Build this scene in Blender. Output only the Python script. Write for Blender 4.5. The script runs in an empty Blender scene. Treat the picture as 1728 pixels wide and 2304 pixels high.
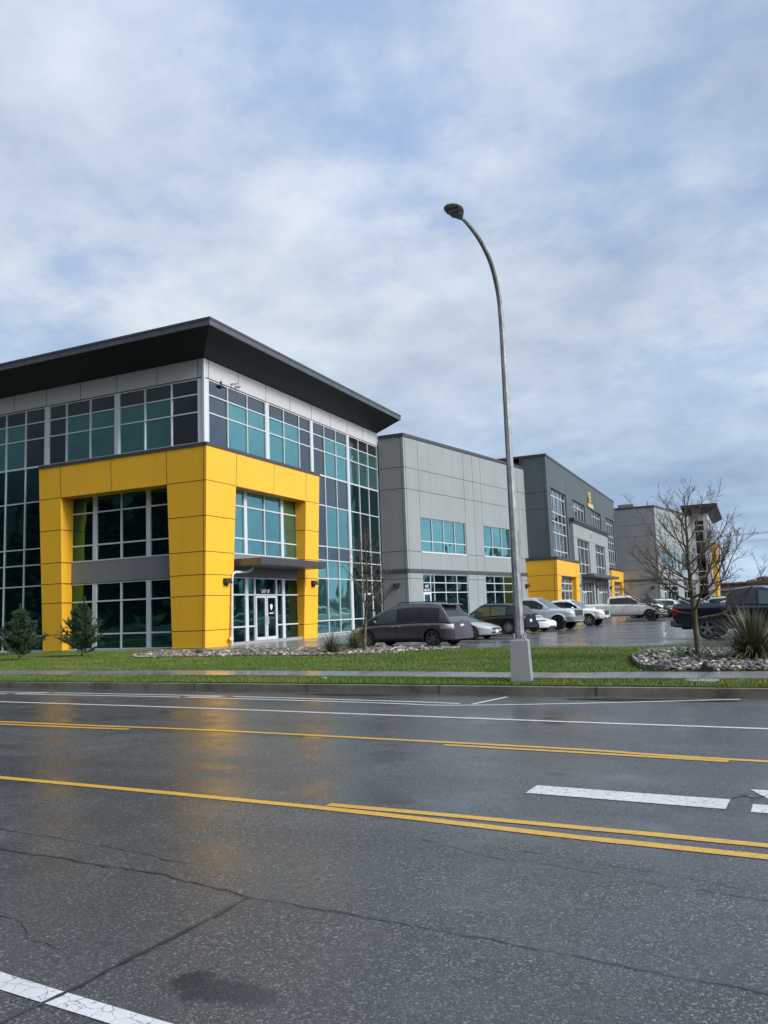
import bpy, math, random
import numpy as np
from mathutils import Vector, Matrix, noise
R = math.radians
random.seed(7)
SC = bpy.context.scene
COL = SC.collection

# ------------------------------------------------------------------ mesh builder
class MB:
    def __init__(self):
        self.v = []; self.f = []; self.c = []
    def add(self, vs, fs, col=None):
        o = len(self.v)
        self.v += [tuple(p) for p in vs]
        self.f += [tuple(i + o for i in f) for f in fs]
        if col is not None: self.c += [col] * len(fs)
    def quad(self, a, b, c, d): self.add([a, b, c, d], [(0, 1, 2, 3)])
    def box(self, x0, x1, y0, y1, z0, z1):
        self.add([(x0,y0,z0),(x1,y0,z0),(x1,y1,z0),(x0,y1,z0),(x0,y0,z1),(x1,y0,z1),(x1,y1,z1),(x0,y1,z1)],
                 [(0,3,2,1),(4,5,6,7),(0,1,5,4),(1,2,6,5),(2,3,7,6),(3,0,4,7)])
    def hexa(self, p):   # 8 points, bottom 4 ccw then top 4
        self.add(p, [(0,3,2,1),(4,5,6,7),(0,1,5,4),(1,2,6,5),(2,3,7,6),(3,0,4,7)])
    def tube(self, pts, rads, n=8, cap=True):
        vs = []; fs = []
        pts = [Vector(p) for p in pts]
        up = Vector((0.31, 0.17, 1)).normalized()
        prev = None
        for i, p in enumerate(pts):
            t = (pts[min(i+1, len(pts)-1)] - pts[max(i-1, 0)])
            if t.length < 1e-9: t = Vector((0,0,1))
            t.normalize()
            if prev is None:
                a = t.cross(up)
                if a.length < 1e-3: a = t.cross(Vector((1,0,0)))
            else:
                a = prev - t * prev.dot(t)
            a.normalize(); prev = a; b = t.cross(a)
            r = rads[i] if hasattr(rads, '__len__') else rads
            for k in range(n):
                an = 2*math.pi*k/n
                vs.append(p + (a*math.cos(an) + b*math.sin(an))*r)
        for i in range(len(pts)-1):
            for k in range(n):
                k2 = (k+1) % n
                fs.append((i*n+k, i*n+k2, (i+1)*n+k2, (i+1)*n+k))
        if cap:
            fs.append(tuple(range(n-1, -1, -1))); m = (len(pts)-1)*n
            fs.append(tuple(range(m, m+n)))
        self.add(vs, fs)
    def lathe(self, prof, n=24, axis='y', c=(0,0,0)):   # prof: (r, h) list
        vs = []; fs = []
        for (r, h) in prof:
            for k in range(n):
                a = 2*math.pi*k/n
                if axis == 'y': vs.append((c[0]+r*math.cos(a), c[1]+h, c[2]+r*math.sin(a)))
                else: vs.append((c[0]+r*math.cos(a), c[1]+r*math.sin(a), c[2]+h))
        for i in range(len(prof)-1):
            for k in range(n):
                k2 = (k+1) % n
                fs.append((i*n+k, i*n+k2, (i+1)*n+k2, (i+1)*n+k))
        self.add(vs, fs)
    def prism(self, poly, z0, z1):
        n = len(poly)
        a = sum(poly[i][0]*poly[(i+1)%n][1]-poly[(i+1)%n][0]*poly[i][1] for i in range(n))
        if a < 0: poly = poly[::-1]
        self.add([(x,y,z0) for x,y in poly]+[(x,y,z1) for x,y in poly],
                 [tuple(range(n-1,-1,-1)), tuple(range(n,2*n))]+[(i,(i+1)%n,n+(i+1)%n,n+i) for i in range(n)])
    def build(self, name, mat, parent=None, smooth=False, angle=None):
        me = bpy.data.meshes.new(name)
        me.from_pydata(self.v, [], self.f)
        me.materials.append(mat)
        if self.c:
            at = me.attributes.new('tint', 'FLOAT_COLOR', 'FACE')
            at.data.foreach_set('color', [x for c in self.c for x in (c[0], c[1], c[2], 1.0)])
        if smooth:
            me.polygons.foreach_set('use_smooth', [True]*len(me.polygons))
            if angle: me.set_sharp_from_angle(angle=R(angle))
        me.update()
        o = bpy.data.objects.new(name, me); COL.objects.link(o)
        if parent is not None: o.parent = parent
        return o

def np_mesh(name, verts, faces, mat, parent=None, tint=None, smooth=False):
    """verts (N,3), faces (M,k) numpy -> object; tint per face (M,3)"""
    me = bpy.data.meshes.new(name)
    M, k = faces.shape
    me.vertices.add(len(verts)); me.vertices.foreach_set('co', verts.astype(np.float32).ravel())
    me.loops.add(M*k); me.loops.foreach_set('vertex_index', faces.astype(np.int32).ravel())
    me.polygons.add(M); me.polygons.foreach_set('loop_start', np.arange(0, M*k, k, dtype=np.int32))
    me.polygons.foreach_set('loop_total', np.full(M, k, dtype=np.int32))
    me.update(calc_edges=True)
    me.materials.append(mat)
    if tint is not None:
        at = me.attributes.new('tint', 'FLOAT_COLOR', 'FACE')
        at.data.foreach_set('color', np.concatenate([tint, np.ones((M,1))], 1).astype(np.float32).ravel())
    if smooth: me.polygons.foreach_set('use_smooth', [True]*M)
    o = bpy.data.objects.new(name, me); COL.objects.link(o)
    if parent is not None: o.parent = parent
    return o

def empty(name, loc=(0,0,0), rz=0):
    o = bpy.data.objects.new(name, None); COL.objects.link(o)
    o.empty_display_size = 0.3
    o.location = loc; o.rotation_euler = (0,0,rz)
    return o
def tag(o, label=None, cat=None, group=None, kind=None):
    if label: o['label'] = label
    if cat: o['category'] = cat
    if group: o['group'] = group
    if kind: o['kind'] = kind
    return o
def children(o): return [c for c in COL.objects if c.parent == o]
def copy_tree(o, parent=None):
    c = o.copy(); COL.objects.link(c); c.parent = parent
    for ch in children(o): copy_tree(ch, c)
    return c

# ------------------------------------------------------------------ materials
class NT:
    def __init__(self, name):
        self.m = bpy.data.materials.new(name); self.m.use_nodes = True
        self.t = self.m.node_tree; self.n = self.t.nodes; self.l = self.t.links
        self.b = self.n['Principled BSDF']
    def node(self, typ, **kw):
        n = self.n.new(typ)
        for k, v in kw.items():
            if k.startswith('i_'):
                key = k[2:]
                key = int(key) if key.isdigit() else key.replace('_', ' ')
                n.inputs[key].default_value = v
            else: setattr(n, k, v)
        return n
    def link(self, a, b): self.l.new(a, b)
    def pos(self): return self.node('ShaderNodeNewGeometry').outputs['Position']
    def obj(self): return self.node('ShaderNodeTexCoord').outputs['Object']
    def noise(self, scale, detail=3, rough=0.5, vec=None, sc=None, dist=0.0):
        n = self.node('ShaderNodeTexNoise', i_Scale=scale, i_Detail=detail, i_Roughness=rough, i_Distortion=dist)
        v = vec if vec is not None else self.pos()
        if sc is not None:
            m = self.node('ShaderNodeVectorMath', operation='MULTIPLY'); m.inputs[1].default_value = sc
            self.link(v, m.inputs[0]); v = m.outputs[0]
        self.link(v, n.inputs['Vector']); return n.outputs['Fac']
    def ramp(self, fac, stops, interp='LINEAR'):
        r = self.node('ShaderNodeValToRGB'); r.color_ramp.interpolation = interp
        e = r.color_ramp.elements
        while len(e) < len(stops): e.new(0.5)
        for i, (p, c) in enumerate(stops):
            e[i].position = p; e[i].color = (c[0], c[1], c[2], 1) if hasattr(c, '__len__') else (c, c, c, 1)
        self.link(fac, r.inputs[0]); return r.outputs[0]
    def mix(self, fac, a, b, typ='MIX'):
        m = self.node('ShaderNodeMix', data_type='RGBA', blend_type=typ)
        for s, val in ((0, fac), (6, a), (7, b)):
            if hasattr(val, 'links'): self.link(val, m.inputs[s])
            elif hasattr(val, '__len__'): m.inputs[s].default_value = (val[0], val[1], val[2], 1)
            else: m.inputs[s].default_value = val
        return m.outputs[2]
    def math(self, op, a, b=None, c=None, clamp=False):
        m = self.node('ShaderNodeMath', operation=op, use_clamp=clamp)
        for i, val in enumerate((a, b, c)):
            if val is None: continue
            if hasattr(val, 'links'): self.link(val, m.inputs[i])
            else: m.inputs[i].default_value = val
        return m.outputs[0]
    def bump(self, h, dist=0.01, strength=1.0, to='Normal'):
        b = self.node('ShaderNodeBump', i_Strength=strength, i_Distance=dist)
        self.link(h, b.inputs['Height']); self.link(b.outputs[0], self.b.inputs[to]); return b
    def set(self, **kw):
        for k, v in kw.items():
            key = k.replace('_', ' ')
            if hasattr(v, 'links'): self.link(v, self.b.inputs[key])
            elif hasattr(v, '__len__'): self.b.inputs[key].default_value = (v[0], v[1], v[2], 1)
            else: self.b.inputs[key].default_value = v
        return self

def simple(name, col, rough=0.5, metal=0.0, coat=0.0, var=0.0, vscale=3.0, spec=0.5, coat_rough=0.05):
    t = NT(name)
    if var:
        f = t.noise(vscale, 4, 0.6)
        c = t.ramp(f, [(0.3, [x*(1-var) for x in col]), (0.7, [min(1, x*(1+var)) for x in col])])
        t.set(Base_Color=c)
    else: t.set(Base_Color=col)
    t.set(Roughness=rough, Metallic=metal, Coat_Weight=coat, Coat_Roughness=coat_rough, Specular_IOR_Level=spec)
    return t.m

def stucco(name, col, streak=0.12):
    t = NT(name)
    big = t.noise(0.35, 4, 0.6)
    st = t.noise(1.0, 3, 0.6, sc=(2.5, 2.5, 0.12))
    fine = t.noise(60, 3, 0.7)
    f = t.math('ADD', t.math('MULTIPLY', big, 0.5), t.math('MULTIPLY', st, 0.5))
    c = t.ramp(f, [(0.34, [x*(1-streak) for x in col]), (0.66, [min(1, x*(1+streak)) for x in col])])
    c2 = t.mix(0.25, c, t.ramp(fine, [(0.3, [x*0.75 for x in col]), (0.7, [min(1, x*1.2) for x in col])]))
    t.set(Base_Color=c2, Roughness=0.85, Specular_IOR_Level=0.25)
    t.bump(fine, 0.004, 0.5)
    return t.m

def panel_paint(name, col, rough=0.35):
    t = NT(name)
    big = t.noise(0.25, 3, 0.5)
    fine = t.noise(7, 4, 0.7)
    dirt = t.noise(1.0, 4, 0.6, sc=(3, 3, 0.25))
    c = t.ramp(big, [(0.3, [x*0.94 for x in col]), (0.7, [min(1, x*1.04) for x in col])])
    c = t.mix(t.math('MULTIPLY', t.ramp(dirt, [(0.5, 0), (0.8, 1)]), 0.30), c, [x*0.7 for x in col])
    c = t.mix(t.math('MULTIPLY', fine, 0.08), c, [x*0.8 for x in col])
    t.set(Base_Color=c, Roughness=t.math('ADD', t.math('MULTIPLY', fine, 0.15), rough-0.07), Specular_IOR_Level=0.4)
    w = t.noise(0.8, 2, 0.5); t.bump(w, 0.01, 0.25)
    return t.m

def glass(name, col, metal=0.85, rough=0.03, wav=0.02):
    t = NT(name)
    c = t.mix(t.noise(0.5, 2, 0.5), [x*0.9 for x in col], [min(1, x*1.1) for x in col])
    t.set(Base_Color=c, Metallic=metal, Roughness=rough, Specular_IOR_Level=0.5)
    w = t.noise(0.45, 2, 0.5); t.bump(w, wav, 0.6)
    return t.m

def attr_mat(name, rough=0.8, mul=1.0, scale=6, spec=0.3, trans=0.0, bumpd=0.0):
    t = NT(name)
    a = t.node('ShaderNodeAttribute', attribute_name='tint').outputs['Color']
    n = t.noise(scale, 4, 0.6)
    c = t.mix(1.0, a, t.ramp(n, [(0.25, 0.7*mul), (0.75, 1.15*mul)]), 'MULTIPLY')
    t.set(Base_Color=c, Roughness=rough, Specular_IOR_Level=spec)
    if bumpd: t.bump(t.noise(scale*6, 3), bumpd, 0.6)
    return t.m

def asphalt(name, base, speck, wet, coarse=1.0, lot=False):
    t = NT(name)
    v = t.node('ShaderNodeTexVoronoi', feature='F1', i_Scale=95*coarse); t.link(t.pos(), v.inputs['Vector'])
    vd = v.outputs['Distance']; vc = t.node('ShaderNodeSeparateColor'); t.link(v.outputs['Color'], vc.inputs[0])
    v2 = t.node('ShaderNodeTexVoronoi', feature='F1', i_Scale=36*coarse); t.link(t.pos(), v2.inputs['Vector'])
    vc2 = t.node('ShaderNodeSeparateColor'); t.link(v2.outputs['Color'], vc2.inputs[0])
    big = t.noise(0.35, 5, 0.6); mid = t.noise(2.2, 4, 0.6)
    lane = t.noise(0.5, 3, 0.55, sc=(0.12, 1.6, 1))
    stone = t.ramp(vc.outputs[0], [(0.0, [x*0.55 for x in base]), (0.5, base), (0.82, [x*1.7 for x in base]), (0.97, speck)])
    st2 = t.ramp(vc2.outputs[1], [(0.955, 0), (0.985, 1)])
    dots = t.math('MULTIPLY', st2, t.ramp(v2.outputs['Distance'], [(0.22, 1), (0.42, 0)]))
    c = t.mix(t.math('MULTIPLY', dots, 0.5), stone, [min(1, x*2.2) for x in speck])
    tone = t.math('ADD', t.math('MULTIPLY', big, 0.5), t.math('MULTIPLY', lane, 0.5))
    c = t.mix(1.0, c, t.ramp(tone, [(0.32, 0.62), (0.5, 0.95), (0.68, 1.3)]), 'MULTIPLY')
    c = t.mix(t.math('MULTIPLY', t.ramp(mid, [(0.45, 0), (0.7, 1)]), 0.25), c, [base[0]*1.25, base[1]*1.22, base[2]*1.15])
    # wetness: where the film of water is deeper the pebbles drown
    wn = t.math('ADD', t.math('MULTIPLY', t.noise(0.45, 5, 0.62, sc=(0.45, 1.3, 1)), 0.7), t.math('MULTIPLY', mid, 0.3))
    if not lot:   # a hollow beside the sealed crack where rain stands
        dd = t.node('ShaderNodeVectorMath', operation='SUBTRACT'); t.link(t.pos(), dd.inputs[0]); dd.inputs[1].default_value = (-2.33, 3.12, 0)
        d2 = t.node('ShaderNodeVectorMath', operation='MULTIPLY'); t.link(dd.outputs[0], d2.inputs[0]); d2.inputs[1].default_value = (1.9, 4.2, 0)
        ln = t.node('ShaderNodeVectorMath', operation='LENGTH'); t.link(d2.outputs[0], ln.inputs[0])
        hollow = t.ramp(t.math('MULTIPLY', t.math('ADD', ln.outputs['Value'], t.math('MULTIPLY', t.noise(7, 5, 0.7), 1.8)), 0.5), [(0.62, 1), (0.74, 0)])
        wn = t.math('ADD', wn, t.math('MULTIPLY', hollow, 0.4))
    w = t.ramp(wn, [(0.42, 0.0), (0.62, 1.0)])
    c = t.mix(t.math('MULTIPLY', w, 0.45), c, [x*0.40 for x in base])
    if not lot: c = t.mix(t.math('MULTIPLY', hollow, 0.7), c, [x*0.15 for x in base])
    t.set(Base_Color=c, Roughness=t.math('SUBTRACT', 0.78, t.math('MULTIPLY', w, 0.2)), Specular_IOR_Level=0.5)
    lo, hi = wet
    t.set(Coat_Weight=t.math('ADD', lo, t.math('MULTIPLY', w, hi-lo)),
          Coat_Roughness=t.math('SUBTRACT', 0.26 if not lot else 0.2, t.math('MULTIPLY', w, 0.18 if not lot else 0.14)), Coat_IOR=1.33)
    h = t.math('SUBTRACT', 1.0, vd)
    t.bump(h, 0.006, 0.8)
    b = t.node('ShaderNodeBump', i_Distance=0.0035)
    t.link(t.math('SUBTRACT', 0.58, t.math('MULTIPLY', w, 0.50)), b.inputs['Strength'])
    hh = t.math('ADD', h, t.math('MULTIPLY', t.noise(3.0, 2, 0.5), 1.2))
    t.link(hh, b.inputs['Height']); t.link(b.outputs[0], t.b.inputs['Coat Normal'])
    return t.m

def road_paint(name, col, wear=0.5):
    t = NT(name)
    v = t.node('ShaderNodeTexVoronoi', feature='DISTANCE_TO_EDGE', i_Scale=11)
    d = t.node('ShaderNodeVectorMath', operation='ADD')
    nz = t.node('ShaderNodeTexNoise', i_Scale=9.0, i_Detail=4.0); t.link(t.pos(), nz.inputs['Vector'])
    sc = t.node('ShaderNodeVectorMath', operation='SCALE'); sc.inputs['Scale'].default_value = 0.12
    t.link(nz.outputs['Color'], sc.inputs[0]); t.link(t.pos(), d.inputs[0]); t.link(sc.outputs[0], d.inputs[1])
    t.link(d.outputs[0], v.inputs['Vector'])
    crack = t.ramp(v.outputs['Distance'], [(0.008, 1), (0.03, 0)])
    chip = t.ramp(t.noise(38, 5, 0.75), [(0.60, 0), (0.66, 1)])
    fade = t.ramp(t.noise(1.3, 4, 0.6), [(0.45, 0), (0.75, 0.5)])
    m = t.math('MAXIMUM', t.math('MULTIPLY', crack, wear), t.math('MULTIPLY', chip, wear), clamp=True)
    c = t.mix(t.noise(20, 4, 0.7), [x*0.8 for x in col], col)
    c = t.mix(t.math('MULTIPLY', fade, wear), c, [x*0.5 for x in col])
    c = t.mix(m, c, (0.045, 0.045, 0.048))
    t.set(Base_Color=c, Roughness=0.55, Coat_Weight=0.35, Coat_Roughness=0.25, Coat_IOR=1.33)
    t.bump(t.noise(90, 2), 0.003, 0.5)
    return t.m

M = {}
M['yellow'] = panel_paint('yellow_panel', (0.93, 0.485, 0.035))
M['joint'] = simple('joint_dark', (0.05, 0.03, 0.012), 0.8)
M['gjoint'] = simple('grey_joint', (0.04, 0.045, 0.05), 0.8)
M['cap'] = simple('cap_flashing', (0.075, 0.072, 0.080), 0.45, 0.3, var=0.15)
M['fascia'] = simple('fascia_metal', (0.115, 0.12, 0.13), 0.4, 0.4, var=0.12, vscale=0.8)
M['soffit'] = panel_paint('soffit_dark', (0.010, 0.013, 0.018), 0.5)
M['upanel'] = stucco('pale_panel', (0.56, 0.56, 0.57), 0.05)
M['alu'] = simple('aluminium_frame', (0.62, 0.65, 0.68), 0.45, 0.1, var=0.05)
M['alud'] = simple('grey_frame', (0.30, 0.32, 0.34), 0.4, 0.4, var=0.05)
M['vis'] = glass('teal_glass', (0.20, 0.46, 0.45), 0.90, 0.03, 0.04)
M['span'] = glass('spandrel_glass', (0.16, 0.19, 0.205), 0.95, 0.06)
M['low'] = glass('dark_reflection_glass', (0.05, 0.145, 0.145), 0.94)  # teal glass darkened in colour to stand for reflected trees and walls
M['dglass'] = glass('clear_dark_glass', (0.20, 0.245, 0.265), 0.9)
M['grey1'] = stucco('grey_stucco', (0.27, 0.285, 0.29), 0.09)
M['grey2'] = stucco('pale_stucco', (0.285, 0.315, 0.315), 0.09)
M['char'] = stucco('charcoal_stucco', (0.095, 0.118, 0.128), 0.12)
M['belt'] = stucco('belt_stucco', (0.075, 0.083, 0.092), 0.06)
M['band'] = stucco('band_grey', (0.20, 0.205, 0.215), 0.05)
M['plinth'] = stucco('concrete_plinth', (0.33, 0.32, 0.30), 0.08)
M['black'] = simple('black_metal', (0.02, 0.02, 0.022), 0.5)
M['pvc'] = simple('pvc_pipe', (0.62, 0.60, 0.56), 0.5, var=0.08)
M['white'] = simple('white_vinyl', (0.85, 0.87, 0.88), 0.5)
M['gold'] = simple('gold_letters', (0.75, 0.50, 0.16), 0.4, 0.2)
M['door'] = simple('door_aluminium', (0.68, 0.71, 0.73), 0.4, 0.2)
M['galv'] = None
# ------------------------------------------------------------------ facade helpers
class Fr:
    """a wall frame: origin, direction along the wall, outward normal"""
    def __init__(s, o, ang=None, u=None, n=None):
        s.o = o
        if ang is not None:
            a = R(ang); u = (math.sin(a), math.cos(a)); n = (math.cos(a), -math.sin(a))
        s.u = u; s.n = n
    def p(s, a, d, z): return (s.o[0]+s.u[0]*a+s.n[0]*d, s.o[1]+s.u[1]*a+s.n[1]*d, z)
def fbox(mb, F, a0, a1, d0, d1, z0, z1):
    P = [F.p(a0,d1,z0),F.p(a1,d1,z0),F.p(a1,d0,z0),F.p(a0,d0,z0),F.p(a0,d1,z1),F.p(a1,d1,z1),F.p(a1,d0,z1),F.p(a0,d0,z1)]
    mb.hexa(P)
def wall(F, a0, a1, z0, z1, ops, mat, parent, name='wall', depth=0.3, d=0.0, left=0.3, right=0.3):
    mb = MB()
    A = sorted(set([a0, a1]+[x for o in ops for x in (o[0], o[1])]))
    Z = sorted(set([z0, z1]+[x for o in ops for x in (o[2], o[3])]))
    for i in range(len(A)-1):
        for j in range(len(Z)-1):
            ca = (A[i]+A[i+1])/2; cz = (Z[j]+Z[j+1])/2
            if any(o[0] < ca < o[1] and o[2] < cz < o[3] for o in ops): continue
            mb.quad(F.p(A[i],d,Z[j]), F.p(A[i+1],d,Z[j]), F.p(A[i+1],d,Z[j+1]), F.p(A[i],d,Z[j+1]))
    for o in ops:
        dp = o[4] if len(o) > 4 else depth
        x0, x1, y0, y1 = o[:4]
        for (p, q) in (((x0,y0),(x0,y1)), ((x0,y1),(x1,y1)), ((x1,y1),(x1,y0)), ((x1,y0),(x0,y0))):
            mb.quad(F.p(p[0],d,p[1]), F.p(q[0],d,q[1]), F.p(q[0],d-dp,q[1]), F.p(p[0],d-dp,p[1]))
    if left: mb.quad(F.p(a0,d,z0), F.p(a0,d,z1), F.p(a0,d-left,z1), F.p(a0,d-left,z0))
    if right: mb.quad(F.p(a1,d,z0), F.p(a1,d-right,z0), F.p(a1,d-right,z1), F.p(a1,d,z1))
    mb.quad(F.p(a0,d,z1), F.p(a1,d,z1), F.p(a1,d-depth,z1), F.p(a0,d-depth,z1))
    return mb.build(name, mat, parent)
def joints(F, vs, hs, mat, parent, w=0.032, d=0.0):
    """vs: (a, z0, z1) ; hs: (z, a0, a1)"""
    mb = MB()
    for a, z0, z1 in vs: fbox(mb, F, a-w/2, a+w/2, d-0.01, d+0.004, z0, z1)
    for z, a0, a1 in hs: fbox(mb, F, a0, a1, d-0.01, d+0.006, z-w/2, z+w/2)
    return mb.build('panel_joint', mat, parent)
def window(F, parent, A, Z, span=None, d=0.0, fw=0.06, gmat='vis', smat='span', fmat='alu', out=0.06, label=None, wide=(), name='window'):
    """A: vertical lines (first/last = outer edge), Z: transom heights"""
    a0, a1, z0, z1 = A[0], A[-1], Z[0], Z[-1]
    mb = MB(); h = fw/2
    xs = []
    for i, a in enumerate(A):
        w = 0.13 if i in wide else h
        lo, hi = (a, a+fw*0.8) if i == 0 else ((a-fw*0.8, a) if i == len(A)-1 else (a-w, a+w))
        xs.append((lo, hi)); fbox(mb, F, lo, hi, d-0.04, d+out, z0, z1)
    for j, z in enumerate(Z):
        lo, hi = (z, z+fw*0.8) if j == 0 else ((z-fw*0.8, z) if j == len(Z)-1 else (z-h, z+h))
        for i in range(len(A)-1):
            fbox(mb, F, xs[i][1], xs[i+1][0], d-0.04, d+out-0.012, lo, hi)
    win = mb.build(name, M[fmat], parent)
    if label: win['label'] = label
    gp, gs = MB(), MB()
    for i in range(len(A)-1):
        for j in range(len(Z)-1):
            t = gs if (span and span(i, j)) else gp
            x0, x1, y0, y1 = xs[i][1]-0.01, xs[i+1][0]+0.01, Z[j]+0.01, Z[j+1]-0.01
            # each sheet sits a hair out of true, as glazing does
            e = [random.uniform(-0.009, 0.009) for _ in range(4)]
            t.quad(F.p(x0,d+e[0],y0), F.p(x1,d+e[1],y0), F.p(x1,d+e[2],y1), F.p(x0,d+e[1]+e[2]-e[0]+0.0,y1))
    if gp.v: gp.build('pane', M[gmat], win)
    if gs.v: gs.build('spandrel_pane', M[smat], win)
    return win
def door_leaf(F, parent, a0, a1, z0, z1, d, hinge_left=True, glassm='low'):
    mb = MB(); s = 0.11
    fbox(mb, F, a0, a0+s, d-0.03, d+0.05, z0, z1); fbox(mb, F, a1-s, a1, d-0.03, d+0.05, z0, z1)
    fbox(mb, F, a0+s, a1-s, d-0.03, d+0.048, z0, z0+0.24); fbox(mb, F, a0+s, a1-s, d-0.03, d+0.048, z1-0.12, z1)
    dr = mb.build('door', M['door'], parent)
    g = MB(); g.quad(F.p(a0+s,d,z0+0.24), F.p(a1-s,d,z0+0.24), F.p(a1-s,d,z1-0.12), F.p(a0+s,d,z1-0.12)); g.build('door_glass', M[glassm], dr)
    h = MB(); a = a1-s/2 if hinge_left else a0+s/2
    h.tube([F.p(a,d+0.05,z0+0.85), F.p(a,d+0.12,z0+0.88), F.p(a,d+0.12,z0+1.25), F.p(a,d+0.05,z0+1.28)], 0.018, 6)
    h.build('handle', M['alu'], dr)
    return dr
def wall_lamp(F, parent, a, z, d=0.0, w=0.45, h=0.24):
    mb = MB()
    P = [F.p(a-w/2,d+0.24,z),F.p(a+w/2,d+0.24,z),F.p(a+w/2,d,z),F.p(a-w/2,d,z),F.p(a-w/2,d+0.17,z+h),F.p(a+w/2,d+0.17,z+h),F.p(a+w/2,d,z+h),F.p(a-w/2,d,z+h)]
    mb.hexa(P); fbox(mb, F, a-0.07, a+0.07, d, d+0.1, z-0.09, z)
    return mb.build('wall_lamp', M['black'], parent)
def text_on(F, parent, txt, a, z, size, d, mat, name='lettering', ext=0.004, sx=1.0):
    cu = bpy.data.curves.new(name, 'FONT'); cu.body = txt; cu.size = size; cu.align_x = 'CENTER'
    cu.extrude = ext; cu.resolution_u = 3; cu.offset = size*0.012
    tmp = bpy.data.objects.new('tmp', cu); COL.objects.link(tmp)
    dg = bpy.context.evaluated_depsgraph_get()
    me = bpy.data.meshes.new_from_object(tmp.evaluated_get(dg)); bpy.data.objects.remove(tmp)
    u = Vector((F.u[0], F.u[1], 0)); n = Vector((F.n[0], F.n[1], 0)); o = Vector(F.p(a, d, z))
    for v in me.vertices:
        v.co = o + u*v.co.x*sx + Vector((0,0,1))*v.co.y + n*v.co.z
    me.name = name; me.materials.clear(); me.materials.append(mat)
    ob = bpy.data.objects.new(name, me); COL.objects.link(ob); ob.parent = parent
    return ob
def prism(name, poly, z0, z1, mat, parent=None):
    mb = MB(); mb.prism(poly, z0, z1); return mb.build(name, mat, parent)

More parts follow.
